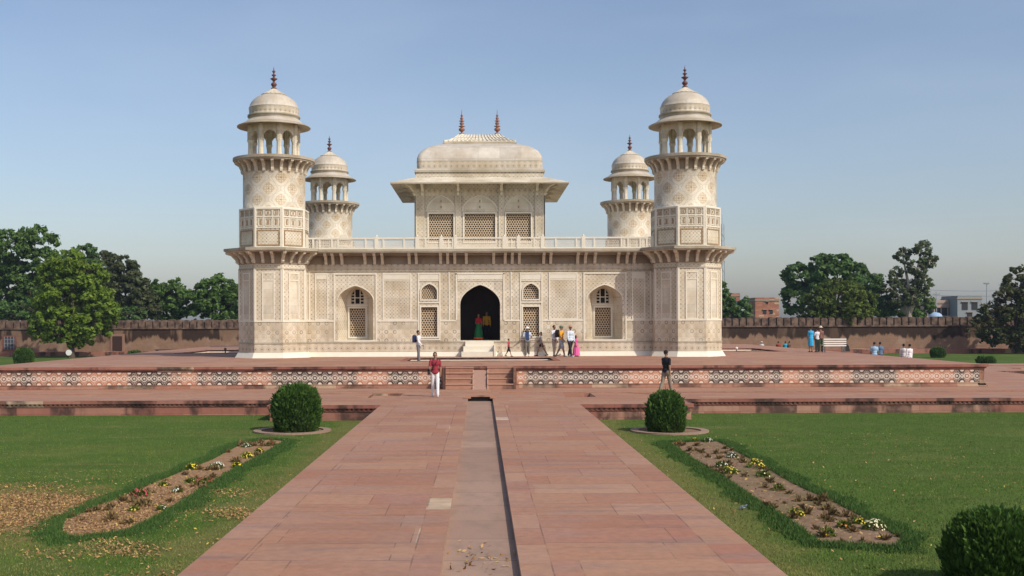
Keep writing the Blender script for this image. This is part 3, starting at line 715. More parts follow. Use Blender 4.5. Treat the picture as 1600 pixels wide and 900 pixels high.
    c_.box(-9.3, 9.3, -HB-.5, -HB+.1, 6.48, 6.6, M['shade_stain'])
    out.append(('cornice', c_.mesh('cornice')))
    # balustrade with pierced screens
    b = MB(); y0, y1 = -HB-.62, -HB-.54
    b.box(-9.4, 9.4, y0-.01, y1+.01, 6.8, 6.88, M['frame']); b.box(-9.4, 9.4, y0-.02, y1+.02, 7.34, 7.42, M['frame'])
    for s_ in (-1, 1):
        for x in (8.9, 8.55, 7.9, 7.55, 6.1, 5.15, 4.05, 2.9, 1.45):
            b.box(s_*x-.045, s_*x+.045, y0-.015, y1+.015, 6.88, 7.34, M['frame'])
        for x in (5.52, 3.35, 2.06, 1.30, 9.25):
            b.box(s_*x-.1, s_*x+.1, y0-.04, y1+.04, 6.8, 7.46, M['frame']); b.ball((s_*x, (y0+y1)/2, 7.5), .06, M['frame'], 8)
        for x in (2.06, ): b.box(s_*1.68-.03, s_*1.68+.03, y0, y1, 6.88, 7.34, M['frame'])
    out.append(('balustrade', b.mesh('balustrade')))
    j = MB(); jali(j, -9.3, 9.3, 6.9, 7.33, HB+.58, .1, .74, .03, M['rail']); out.append(('pierced_screen', j.mesh('pierced_screen', False)))
    return out
side = build_side()
for k in range(4):
    wall = link('wall', side[0][1], Mz, (0, 0, 0), k*PI/2)
    for nm, me in side[1:]:
        if nm in ('niche', 'jali_window'): link(nm, me, wall)
        elif nm == 'pierced_screen': link(nm, me, bal)
        else:
            o = link(nm, me, Mz, (0, 0, 0), k*PI/2)
            if nm == 'balustrade': bal = o
            if nm == 'cornice' and k == 0: front_cornice = o
# bracket shape: profile (out, z) extruded sideways
def bracket_mesh(dep, h, w, name='bracket'):
    prof = [(-.05, 0), (.10, .03), (.2*dep+.03, .12*h/.6), (.16*dep+.05, .2*h/.6), (.45*dep, .36*h/.6), (.5*dep, .42*h/.6), (.86*dep, .5*h/.6), (.92*dep, h), (-.05, h)]
    m = MB()
    for s_ in (-1, 1):
        pts = [(s_*w/2, -d, z) for d, z in prof]
        if s_ > 0: pts.reverse()
        m.face(pts, M['marble'])
    for k in range(len(prof)):
        a, b = prof[k], prof[(k+1) % len(prof)]
        m.face([(-w/2, -a[0], a[1]), (-w/2, -b[0], b[1]), (w/2, -b[0], b[1]), (w/2, -a[0], a[1])], M['marble'])
    return m.mesh(name, False)
BRK = bracket_mesh(.74, .62, .15)
bxs = [510, 521, 535, 571, 586, 598, 640, 651, 689, 700, 711, 729]
hidden = []                                  # brackets the photo does not show: merged
for k in range(4):
    for px in bxs:
        for s_ in (-1, 1):
            u = s_*(750.3-px)/29.0
            Mx = Matrix.Rotation(k*PI/2, 4, 'Z') @ Matrix.Translation((u, -HB, 5.98))
            if k == 0:
                link('bracket', BRK, front_cornice, (u, -HB, 5.98))
            else: hidden.append((BRK, Mx))
# interior: floor, back wall, roof
mb = MB()
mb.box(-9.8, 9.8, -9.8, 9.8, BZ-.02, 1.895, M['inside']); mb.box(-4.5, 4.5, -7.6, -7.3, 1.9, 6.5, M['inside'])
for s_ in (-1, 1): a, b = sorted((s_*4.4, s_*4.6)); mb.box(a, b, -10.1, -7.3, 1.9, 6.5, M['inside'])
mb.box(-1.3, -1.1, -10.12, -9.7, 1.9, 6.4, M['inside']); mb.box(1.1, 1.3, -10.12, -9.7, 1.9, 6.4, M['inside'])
mb.build('interior', Mz)
mb = MB(); mb.box(-HB-.1, HB+.1, -HB-.1, HB+.1, 6.61, 6.795, M['marble']); mb.box(-6, 6, -6, 6, 6.8, 7.05, M['marble']); mb.build('roof_terrace', Mz)
# marble steps at the door
mb = MB()
for k in range(3): mb.box(-.95+.1*k-.05, .72, -HB-.95+.28*k, -HB-.03, BZ-.02, BZ+.28*(k+1)-.01, M['frame'])
mb.box(.72, .82, -HB-1.0, -HB-.03, BZ-.02, BZ+.62, M['frame']); mb.build('doorstep', Mz)

# --- towers
TA = 1.76
def octa(a): return [(a/math.cos(PI/8)*math.cos(PI/8+k*PI/4), a/math.cos(PI/8)*math.sin(PI/8+k*PI/4)) for k in range(8)]
def tower_meshes():
    d = {}
    w = MB(); s8 = TA*math.tan(PI/8)
    w.prism(octa(TA), BZ-.05, 6.65, M['inlay_fine'])
    w.prism(octa(TA+.24), BZ-.05, BZ+.28, M['frame'], octa(TA+.05))
    for k in range(8):
        w.X = Matrix.Rotation(k*PI/4, 4, 'Z'); e = s8
        fbox(w, TA, -e+.0, e-.0, 1.34, 1.78, -.02, .025, M['frieze'])
        fbox(w, TA, -e, e, 1.78, 1.85, -.02, .05, M['marble_old'])
        fbox(w, TA, -e, e, 1.86, 2.93, -.02, .008, M['dado'])
        fbox(w, TA, -e, e, 2.93, 3.01, -.02, .035, M['frame'])
        for a, b in ((-e, -e+.09), (e-.09, e)): fbox(w, TA, a, b, 3.01, 5.75, -.02, .035, M['frame'])
        frame(w, TA, -.33, .33, 3.01, 5.52, .065, .035)
        fbox(w, TA, -.26, .26, 3.05, 5.1, -.02, .012, M['marble']); fbox(w, TA, -.26, .26, 5.15, 5.44, -.02, .018, M['inlay_dim']); fbox(w, TA, -.27, .27, 5.09, 5.15, -.02, .03, M['frame'])
        fbox(w, TA, -e+.02, e-.02, 5.68, 5.75, -.02, .04, M['marble_old'])
        # second storey parapet
        A = 1.71; e = A*math.tan(PI/8)
        frame(w, A, -e, e, 6.8, 8.93, .09, .04)
        fbox(w, A, -.54, .54, 6.98, 7.72, -.02, .02, M['inlay']); frame(w, A, -.58, .58, 6.94, 7.76, .055, .045, M['brown'])
        fbox(w, A, -e, e, 7.85, 7.91, -.02, .035, M['frame']); fbox(w, A, -e, e, 8.42, 8.48, -.02, .035, M['frame'])
        for z0, z1 in ((7.96, 8.37), (8.53, 8.8)):
            for a, b in ((-.53, -.28), (-.17, .17), (.28, .53)):
                frame(w, A, a, b, z0, z1, .03, .03, M['marble_old'] if z0 > 8.4 else M['frame']); fbox(w, A, (a+b)/2-.035, (a+b)/2+.035, z0+.07, z1-.09, -.02, .025, M['brown'])
        for a in (-.23, .23): fbox(w, A, a-.025, a+.025, 7.91, 8.8, -.02, .03, M['frame'])
    w.X = None
    w.prism(octa(1.71), 6.8, 8.93, M['inlay_dim'])
    w.lathe([(1.70, 8.93), (1.65, 8.97), (1.65, 10.85), (1.68, 10.9), (1.70, 11.42)], 64, None, mats=[M['frame'], M['medallion'], M['marble_old'], M['shade_stain']])
    d['tower'] = w.mesh('tower')
    c = MB(); c.prism(octa(2.5), 6.66, 6.8, M['marble_old']); c.prism(octa(2.38), 6.6, 6.66, M['marble']); c.prism(octa(1.80), 5.98, 6.55, M['shade_stain'], octa(1.86)); c.prism(octa(2.1), 6.53, 6.6, M['shade_stain'])
    d['cornice'] = c.mesh('cornice')
    b = MB(); b.lathe([(1.7, 11.40), (2.06, 11.43), (2.12, 11.44), (2.12, 11.5), (2.18, 11.52), (2.18, 11.66), (2.1, 11.68), (2.1, 11.66), (0, 11.66)], 64, M['marble_old'], smooth=False)
    d['balcony'] = b.mesh('balcony', False)
    for k in range(96):
        pass
    # kiosk arches between the columns
    a = MB(); n = 12; ra = 1.2
    zb, zt = 12.62, 13.36; hw = ra*math.tan(PI/8)
    def hgt(t):                                          # cusped underside
        t = abs(t)
        if t > .72: return zb-.22
        q = math.sqrt(max(0, 1-(t/.72)**2)); return zb+.1+.36*(.8*q+.2*(1-t/.72))+.03*abs(math.sin(t/.72*PI*2.5))
    for k in range(8):
        a.X = Matrix.Rotation(k*PI/4, 4, 'Z')
        T_ = [-1+2*i/24 for i in range(25)]
        for i in range(24):
            t0, t1 = T_[i], T_[i+1]; h0, h1 = hgt(t0), hgt(t1)
            for (y, fl) in ((-ra-.06, 0), (-ra+.06, 1)):
                q = [(t0*hw, y, h0), (t1*hw, y, h1), (t1*hw, y, zt), (t0*hw, y, zt)]
                if fl: q.reverse()
                a.face(q, M['marble'])
            a.face([(t0*hw, -ra+.06, h0), (t1*hw, -ra+.06, h1), (t1*hw, -ra-.06, h1), (t0*hw, -ra-.06, h0)], M['marble'])
    a.X = None; a.prism(octa(1.24), 13.36, 13.5, M['marble'])
    d['kiosk_arches'] = a.mesh('kiosk_arches')
    p = MB(); hx = [(math.cos(PI/8+k*PI/4), math.sin(PI/8+k*PI/4)) for k in range(8)]
    sc = lambda r: [(x*r, y*r) for x, y in hx]
    p.prism(sc(.19), 11.66, 11.8, M['marble']); p.prism(sc(.145), 11.8, 12.45, M['marble'], sc(.13)); p.prism(sc(.135), 12.45, 12.62, M['frame'], sc(.2)); p.prism(sc(.17), 12.62, 13.4, M['marble'])
    d['column'] = p.mesh('column')
    e = MB(); e.lathe([(1.15, 13.5), (1.5, 13.46), (1.9, 13.345), (1.95, 13.35), (1.95, 13.40), (1.6, 13.56), (1.36, 13.76), (1.3, 13.76)], 64, None, mats=[M['marble_old']]*3+[M['marble_old']]*2+[M['dome']]*2)
    d['eave'] = e.mesh('eave')
    m_ = [(1.31, 13.74), (1.33, 13.88), (1.4, 13.90), (1.4, 13.99), (1.31, 14.0), (1.315, 14.1), (1.33, 14.35), (1.335, 14.37), (1.335, 14.39), (1.31, 14.4), (1.27, 14.56), (1.18, 14.72), (1.05, 14.86), (.88, 14.99), (.7, 15.08), (.5, 15.14)]
    mm = [M['dome'], M['marble_old'], M['marble_old'], M['dome'], M['frieze'], M['frieze'], M['marble_old'], M['marble_old']]+[M['dome']]*7
    q = MB(); q.lathe(m_, 64, None, mats=mm); d['dome'] = q.mesh('dome')
    q = MB(); q.lathe([(.5, 15.1), (.66, 15.11), (.66, 15.15), (.58, 15.18), (.4, 15.28), (.24, 15.38), (.13, 15.46), (.1, 15.5)], 48, M['marble'], ribs=16, ribamp=.04); d['lotus_cap'] = q.mesh('lotus_cap')
    q = MB(); q.lathe([(.14, 15.46), (.16, 15.5), (.07, 15.55), (.1, 15.6), (.16, 15.68), (.15, 15.74), (.07, 15.81), (.06, 15.88), (.1, 15.93), (.2, 16.0), (.18, 16.02), (.07, 16.06), (.05, 16.14), (.13, 16.2), (.12, 16.22), (.04, 16.26), (.04, 16.33), (.09, 16.38), (.085, 16.42), (.03, 16.46), (.02, 16.55), (.0, 16.68)], 14, M['finial']); d['finial'] = q.mesh('finial')
    return d
TM = tower_meshes(); BR8 = bracket_mesh(.70, .63, .15); BRC = bracket_mesh(.80, .63, .16); BRR = bracket_mesh(.50, .64, .15)
for (sx, sy) in ((-1, -1), (1, -1), (-1, 1), (1, 1)):
    tw = link('tower', TM['tower'], Mz, (sx*11.05, sy*11.05, 0))
    if sy > 0: tw.rotation_euler = (0, 0, 0)
    for nm in ('cornice', 'balcony', 'kiosk_arches', 'eave', 'dome', 'lotus_cap', 'finial'): link(nm, TM[nm], tw)
    for k in range(8):
        a = PI/8+k*PI/4; link('column', TM['column'], tw, (1.2/math.cos(PI/8)*math.cos(a)*.97, 1.2/math.cos(PI/8)*math.sin(a)*.97, 0))
    def put(me, rot, off):                              # on the outward -y side turned by rot
        Mx = Matrix.Rotation(rot, 4, 'Z') @ Matrix.Translation(off)
        facing = (Matrix.Rotation(rot, 3, 'Z') @ Vector((0, -1, 0))).y < 0.0
        low = off[2] < 8
        if facing and not (sy > 0 and low):
            o = link('bracket', me, tw); o.matrix_local = Mx
        else: hidden.append((me, Matrix.Translation((sx*11.05, sy*11.05, 0)) @ Mx))
    for k in range(8):
        put(BR8, k*PI/4, (-.26, -TA, 5.98)); put(BR8, k*PI/4, (.26, -TA, 5.98)); put(BRC, k*PI/4+PI/8, (0, -TA/math.cos(PI/8)+.02, 5.98))
    for k in range(24): put(BRR, (k+.5)*PI/12, (0, -1.64, 10.82))
bm = bmesh.new()
for me, Mx in hidden:
    t_ = me.copy(); t_.transform(Mx); bm.from_mesh(t_); bpy.data.meshes.remove(t_)
hm = bpy.data.meshes.new('bracket'); bm.to_mesh(hm); bm.free(); hm.materials.append(M['marble'])
tag(link('bracket', hm, Mz), kind='stuff')

# --- roof pavilion
PH = 3.85; PZ0 = 6.8
pv = MB()
wins = [(-2.33, .74), (0, .925), (2.33, .74)]
zw0, zw1 = 7.75, 9.42
for k in range(4):
    pv.X = Matrix.Rotation(k*PI/2, 4, 'Z')
    holes = [[(c-h, zw0), (c+h, zw0), (c+h, zw1), (c-h, zw1)] for c, h in wins]
    filled(pv, [(-PH, PZ0), (PH, PZ0), (PH, 11.9), (-PH, 11.9)], holes, PH, M['inlay_dim'])
    for h in holes: reveal(pv, h, PH, PH-.25, M['marble'])
    fbox(pv, PH, -PH, PH, PZ0, 7.2, -.02, .03, M['frieze']) if False else None
    for c, h in wins:
        frame(pv, PH, c-h-.09, c+h+.09, zw0-.09, zw1+.09, .09, .04)
        # blind arch above
        o_ = [(c+x, z) for x, z in archpts(h+.1, 9.55, 10.5)]
        for a, b in zip(o_[:-1], o_[1:]):
            pv.face([(a[0], -PH-.02, a[1]), (b[0], -PH-.02, b[1]), (b[0], -PH-.02, 9.55), (a[0], -PH-.02, 9.55)], M['marble'])
            q0 = (c+(a[0]-c)*1.06, a[1]+.05); q1 = (c+(b[0]-c)*1.06, b[1]+.05)
            pv.face([(a[0], -PH-.03, a[1]), (q0[0], -PH-.03, q0[1]), (q1[0], -PH-.03, q1[1]), (b[0], -PH-.03, b[1])], M['frame'])
        fbox(pv, PH, c-h-.1, c+h+.1, 10.62, 10.9, -.02, .012, M['frieze'])
        for z in (9.75, 10.1): fbox(pv, PH, c-.04, c+.04, z, z+.14, -.02, .03, M['brown'])
    for c, hw in ((-1.3, .16), (1.3, .16), (-3.6, .26), (3.6, .26)):
        fbox(pv, PH, c-hw, c+hw, PZ0, 10.95, -.02, .07, M['inlay_dim']); 
        for a in (c-hw, c+hw-.03): fbox(pv, PH, a, a+.03, PZ0, 10.95, -.01, .085, M['frame'])
pv.X = None
pav = pv.build('pavilion', Mz)
for k in range(4):
    for c, h in wins:
        j = MB(); j.X = Matrix.Rotation(k*PI/2, 4, 'Z'); jali(j, c-h, c+h, zw0, zw1, PH-.1, .15, .66, .05, M['jali']); j.build('jali_window', pav, False)
mb = MB(); mb.box(-PH+.3, PH-.3, -PH+.3, PH-.3, 6.9, 11, M['inside']); mb.build('interior', pav)
# sloping eave
SQ = lambda a: [(-a, -a), (a, -a), (a, a), (-a, a)]
e = MB(); L = 5.28
e.prism(SQ(L), 11.06, 11.14, M['marble_old'], caps=False)
e.prism(SQ(L), 11.14, 11.62, M['marble'], SQ(PH+.05), caps=False)
for k in range(4):
    e.X = Matrix.Rotation(k*PI/2, 4, 'Z'); e.face([(-L, -L, 11.06), (-PH, -PH, 11.42), (PH, -PH, 11.42), (L, -L, 11.06)], M['marble_old'])
    for x in (-2.4, -.8, .8, 2.4): e.hexa([(x-.02, -L+.03, 11.055), (x+.02, -L+.03, 11.055), (x+.02, -PH, 11.40), (x-.02, -PH, 11.40), (x-.02, -L+.03, 11.10), (x+.02, -L+.03, 11.10), (x+.02, -PH, 11.45), (x-.02, -PH, 11.45)], M['marble'])
e.X = None; e.build('eave', pav)
EB = bracket_mesh(1.0, .75, .16)
for k in range(4):
    for u in (-3.45, -1.3, 1.3, 3.45):
        o = link('eave_bracket', EB, pav); o.matrix_local = Matrix.Rotation(k*PI/2, 4, 'Z') @ Matrix.Translation((u, -PH, 10.5))
    o = link('eave_bracket', EB, pav); o.matrix_local = Matrix.Rotation(k*PI/2+PI/4, 4, 'Z') @ Matrix.Translation((0, -PH*1.414+.03, 10.48))
# vaulted roof
r = MB()
r.prism(SQ(3.82), 11.55, 11.92, M['frieze'], caps=False)
r.prism(SQ(3.93), 11.92, 12.05, M['marble_old'])
r.prism(SQ(3.82), 12.05, 12.15, M['dome'], caps=False)
prof = [(3.80, 12.15, 'f'), (3.81, 12.58, 'm'), (3.81, 12.62, 'd'), (3.79, 12.85, 'd'), (3.70, 13.08, 'd'), (3.53, 13.30, 'd'), (3.25, 13.52, 'd'), (2.85, 13.72, 'd'), (2.45, 13.86, 'd'), (2.1, 13.94, 'd')]
def rsq(a, n=6, rc=.35):                                 # rounded square
    out = []
    for q in range(4):
        cx, cy = [(a-rc, -a+rc), (a-rc, a-rc), (-a+rc, a-rc), (-a+rc, -a+rc)][q]
        for i in range(n+1): t = -PI/2+q*PI/2+i*PI/2/n; out.append((cx+rc*math.cos(t), cy+rc*math.sin(t)))
    return out
mm = {'f': M['frieze'], 'm': M['marble_old'], 'd': M['dome']}
for (a, z0, m0), (b, z1, _) in zip(prof[:-1], prof[1:]):
    pa, pb = rsq(a), rsq(b); n = len(pa)
    for k in range(n): r.face([(*pa[k], z0), (*pa[(k+1) % n], z0), (*pb[(k+1) % n], z1), (*pb[k], z1)], mm[m0], None, m0 == 'd' and z0 > 12.6)
r.build('roof', pav)
c = MB()
def rect(ax, ay): return [(-ax, -ay), (ax, -ay), (ax, ay), (-ax, ay)]
c.prism(rect(2.28, 2.28), 13.9, 13.97, M['marble_old']); c.prism(rect(2.2, 2.2), 13.97, 14.05, M['marble'])
pr = [(2.2, 2.2, 14.05), (1.85, 1.7, 14.2), (1.55, 1.2, 14.42), (1.32, .7, 14.7)]
for (ax, ay, z0), (bx, by, z1) in zip(pr[:-1], pr[1:]): c.prism(rect(ax, ay), z0, z1, M['marble'], rect(bx, by))
for i in range(17):                                      # ribs on the front and rear slopes
    t = -1+2*i/16
    for sy in (-1, 1):
        for (ax, ay, z0), (bx, by, z1) in zip(pr[:-1], pr[1:]):
            c.tube((t*ax, sy*(ay+.0), z0+.02), (t*bx, sy*(by+.0), z1+.02), .05, .04, M['frame'], 5)
    for sx in (-1, 1):
        for (ax, ay, z0), (bx, by, z1) in zip(pr[:-1], pr[1:]): c.tube((sx*ax, t*ay, z0+.02), (sx*bx, t*by, z1+.02), .05, .03, M['frame'], 5)
c.build('ribbed_cap', pav)
for sx in (-1, 1):
    q = MB(); x = sx*1.13
    q.lathe([(.24, 14.66), (.22, 14.8), (.12, 14.9)], 14, M['frame'], x, 0)
    q.lathe([(.17, 14.86), (.17, 14.9), (.05, 14.95), (.06, 15.0), (.19, 15.1), (.19, 15.2), (.06, 15.29), (.2, 15.34), (.2, 15.36), (.05, 15.42), (.14, 15.5), (.14, 15.56), (.04, 15.64), (.17, 15.68), (.17, 15.7), (.04, 15.75), (.11, 15.83), (.1, 15.88), (.03, 15.95), (.08, 16.0), (.07, 16.06), (.02, 16.12), (.02, 16.25), (0, 16.5)], 14, M['finial_red'], x, 0)
    q.build('finial', pav)

# ------------------------------------------------------------------ perimeter wall
W = thing('perimeter_wall', 'long weathered brick garden wall topped by blunt merlons, black stained above', 'wall', (0, 120, 0))
mb = MB(); mb.box(-90, 90, 0, 1.0, -.6, 2.25, M['old_wall']); mb.build('wall_body', W)
mb = MB(); mb.box(-90, 90, -.12, 1.1, 2.25, 2.4, M['merlon']); mb.box(-90, 90, .12, .9, 2.4, 3.0, plain('merlon_gap', (.05, .035, .028)))
x = -90
while x < 90:
    w_ = .80+random.uniform(-.04, .04); h = random.uniform(3.2, 3.32)
    pts = [(x, 2.4), (x+w_-.14, 2.4), (x+w_-.14, h-.16), (x+w_-.26, h-.03), (x+w_/2-.07, h), (x+.12, h-.03), (x, h-.16)]
    mb.face([(a, 0, z) for a, z in pts], M['merlon']); mb.face([(a, .95, z) for a, z in reversed(pts)], M['merlon'])
    for k in range(len(pts)):
        a, b = pts[k], pts[(k+1) % len(pts)]; mb.face([(a[0], 0, a[1]), (a[0], .95, a[1]), (b[0], .95, b[1]), (b[0], 0, b[1])], M['merlon'])
    x += w_
mb.build('merlon_course', W)
X, Z = P(184, 537, 120)
mb = MB(); mb.box(X-.75, X+.75, -.1, .05, -.12, 1.75, plain('worn_brick', (.27, .16, .12))); wd_ = mb.build('door_surround', W)
mb = MB(); mb.box(X-.5, X+.5, -.16, -.1, -.12, 1.5, plain('dark_door', (.045, .025, .02))); mb.build('door', W)
X, Z = P(15, 535, 120)
mb = MB(); mb.box(X-.75, X+.75, -.08, .02, -.0, 1.6, plain('window_frame_red', (.2, .08, .06))); mb.box(X-.58, X+.58, -.09, -.04, .12, 1.48, plain('window_dark', (.05, .06, .07)))
for k in range(4): mb.box(X-.5+.33*k-.03, X-.5+.33*k+.03, -.13, -.09, .12, 1.48, plain('window_bar', (.22, .22, .24)))
for k in range(3): mb.box(X-.58, X+.58, -.12, -.095, .35+.4*k, .41+.4*k, plain('window_bar', 0))
mb.build('window', W)

# ------------------------------------------------------------------ trees
def leafcloud(cent, rad, per, size, flat=0.7, up=0.35):
    """leaf quads clumped round centres"""
    n = len(cent)*per
    C_ = np.repeat(np.asarray(cent), per, axis=0); Rr = np.repeat(np.asarray(rad), per)
    d = RNG.normal(size=(n, 3)); d /= np.linalg.norm(d, axis=1)[:, None]
    rr = RNG.uniform(.3, 1.0, n)**.6*(1+RNG.exponential(.13, n))
    pos = C_+d*(Rr*rr)[:, None]*np.array([1, 1, flat])
    nrm = d+RNG.normal(size=(n, 3))*.6+np.array([0, 0, up]); nrm /= np.linalg.norm(nrm, axis=1)[:, None]
    t = np.cross(nrm, RNG.normal(size=(n, 3))); t /= np.linalg.norm(t, axis=1)[:, None]; b = np.cross(nrm, t)
    s_ = (size*RNG.uniform(.6, 1.3, n))[:, None]
    q = np.stack([pos-t*s_, pos-b*s_*.55, pos+t*s_, pos+b*s_*.55], 1)
    return q.reshape(-1, 3)
def tree(name, label, base, D, lobes, leaf, bark='bark', per=58, size=.185, dens=1.0, group='trees around and beyond the garden wall', clump=1.0, depth=1.0, trunk_r=.35, bz=LZ, open_=0.0):
    """lobes in photograph pixels (cx, cy, rx, ry), standing at distance D"""
    k = D/F; bx = P(base, 503, D)[0]
    root = thing(name, label, 'tree', (bx, D, bz), 0, group)
    cent = []; rad = []; lc = []
    for (cx, cy, rx, ry) in lobes:
        X, Z = P(cx, cy, D); rx_, rz_ = rx*k, ry*k; ry_ = rx_*.85*depth; oy = random.uniform(-.35, .35)*rx_*depth
        c0 = np.array([X-bx, oy, Z-bz]); lc.append((c0, rx_, rz_))
        area = (rx_*rz_)
        n = int(max(10, 12*area*dens/clump**2))
        d = RNG.normal(size=(n, 3)); d /= np.linalg.norm(d, axis=1)[:, None]
        rr = RNG.uniform(.45, 1.0, n)**.45*(1-open_*RNG.uniform(0, .5, n))
        far = RNG.uniform(size=n) < .16; rr = np.where(far, rr*RNG.uniform(1.05, 1.32, n), rr)
        pts = c0+d*rr[:, None]*np.array([rx_, ry_, rz_])*.92
        cent.append(pts); rad.append(np.where(far, .55, 1.0)*RNG.uniform(.3, .85, n)*clump*(.45+.5*RNG.uniform(0, 1, n)))
    cent = np.concatenate(cent); rad = np.concatenate(rad)
    npmesh('crown', leafcloud(cent, rad, per, size), 4, M[leaf], root)
    mb = MB(); zc = min(c[0][2]-c[2]*.3 for c in lc); fork = Vector((0, 0, max(1.2, zc*.75)))
    mb.tube((0, 0, -.1), fork, trunk_r, trunk_r*.72, M[bark], 9)
    for (c0, rx_, rz_) in lc:
        a = fork; e_ = Vector(c0); mid = (a+e_)/2+Vector((random.uniform(-.4, .4), random.uniform(-.4, .4), .3))
        mb.tube(a, mid, trunk_r*.55, trunk_r*.35, M[bark], 7); mb.tube(mid, e_, trunk_r*.35, trunk_r*.15, M[bark], 6)
        for j in range(5):
            f_ = e_+Vector((random.uniform(-.8, .8)*rx_, random.uniform(-.6, .6)*rx_, random.uniform(-.3, .85)*rz_)); mb.tube(e_, f_, trunk_r*.14, .03, M[bark], 5)
    mb.build('trunk', root, False)
    return root
GL = None
tree('broadleaf_tree', 'tall dark green tree beyond the wall at the left edge of the picture', 42, 135, [(20, 385, 45, 30), (55, 378, 36, 26), (70, 410, 28, 24), (-5, 420, 40, 40), (25, 440, 38, 40), (62, 455, 34, 35), (10, 480, 40, 22), (-40, 400, 40, 50)], 'leaf_mid', dens=.9, size=.24, open_=.15)
tree('broadleaf_tree', 'low leafy tree filling the gap over the wall below the tall left tree', 60, 128, [(-10, 492, 34, 18), (25, 490, 30, 20), (60, 488, 30, 22), (175, 490, 28, 16), (205, 492, 30, 14)], 'leaf_dark')
tree('broadleaf_tree', 'dark tree top rising behind the bright green tree', 130, 142, [(128, 400, 24, 20), (112, 420, 26, 26), (148, 425, 24, 22), (130, 455, 34, 36)], 'leaf_dark', size=.28)
tree('broadleaf_tree', 'dull brown green tree sloping down behind the wall, right of the bright tree', 190, 130, [(170, 415, 26, 20), (195, 425, 28, 22), (178, 450, 40, 32), (212, 455, 28, 30), (228, 478, 26, 22), (190, 485, 40, 20)], 'leaf_brown', size=.24)
tree('broadleaf_tree', 'mid green low tree between the brown green tree and the round green tree', 262, 134, [(245, 462, 24, 24), (268, 462, 28, 24), (288, 475, 24, 22), (258, 485, 34, 18)], 'leaf_mid', size=.26)
tree('broadleaf_tree', 'round green tree beside the left tower, beyond the wall', 338, 132, [(338, 452, 32, 23), (320, 465, 32, 26), (358, 465, 30, 28), (340, 485, 45, 20), (385, 470, 30, 30)], 'leaf_mid', size=.26)
tree('broadleaf_tree', 'bright yellow green bushy tree standing inside the garden wall', 112, 112, [(112, 412, 34, 22), (85, 430, 30, 24), (140, 432, 30, 24), (82, 470, 36, 30), (118, 460, 44, 36), (150, 475, 34, 30), (100, 500, 44, 22), (138, 505, 36, 20), (165, 488, 20, 22), (92, 524, 40, 12), (135, 523, 36, 11), (62, 504, 22, 18), (112, 534, 30, 7)], 'leaf_bright', per=56, size=.2, clump=.95, dens=1.15)
tree('broadleaf_tree', 'green tree touching the right side of the right tower', 1120, 130, [(1118, 455, 24, 26), (1112, 480, 30, 20), (1160, 482, 20, 15), (1142, 484, 22, 16)], 'leaf_dark', size=.26)
tree('broadleaf_tree', 'wide green tree with uneven top beyond the right part of the wall', 1300, 134, [(1250, 432, 26, 24), (1285, 415, 28, 20), (1310, 412, 26, 18), (1335, 425, 26, 18), (1360, 445, 20, 22), (1300, 440, 46, 24), (1245, 465, 24, 26), (1350, 470, 34, 24), (1385, 478, 22, 18)], 'leaf_dark', size=.27, open_=.2)
tree('broadleaf_tree', 'rounded olive green tree leaning over the wall before the wide green tree', 1316, 122.5, [(1310, 462, 44, 26), (1280, 472, 30, 24), (1345, 475, 28, 24), (1320, 488, 44, 18), (1275, 490, 34, 14), (1328, 502, 24, 8)], 'leaf_olive', size=.18, per=60, clump=.8)
t_ = tree('eucalyptus_tree', 'tall thin pale trunked tree with sparse grey green crown on the right', 1420, 133, [(1438, 388, 18, 15), (1412, 400, 15, 18), (1450, 408, 16, 14), (1432, 420, 22, 16), (1402, 432, 16, 16), (1440, 442, 20, 14), (1415, 450, 26, 16), (1390, 450, 16, 18), (1430, 465, 26, 16), (1400, 470, 20, 14)], 'leaf_grey', 'bark_pale', per=34, size=.17, clump=.6, dens=.62, open_=.5, trunk_r=.5)
tree('broadleaf_tree', 'low green tree at the foot of the tall pale trunked tree', 1420, 137, [(1400, 482, 22, 14), (1440, 478, 22, 16), (1380, 485, 20, 12), (1420, 490, 22, 8)], 'leaf_mid', size=.24)
tree('broadleaf_tree', 'dark rusty olive tree before the wall at the right edge of the picture', 1590, 114, [(1600, 440, 30, 28), (1575, 470, 30, 24), (1550, 490, 28, 20), (1540, 510, 26, 16), (1585, 500, 36, 26), (1630, 460, 40, 50), (1565, 525, 34, 16), (1610, 525, 40, 26)], 'leaf_rust', size=.2, per=50)

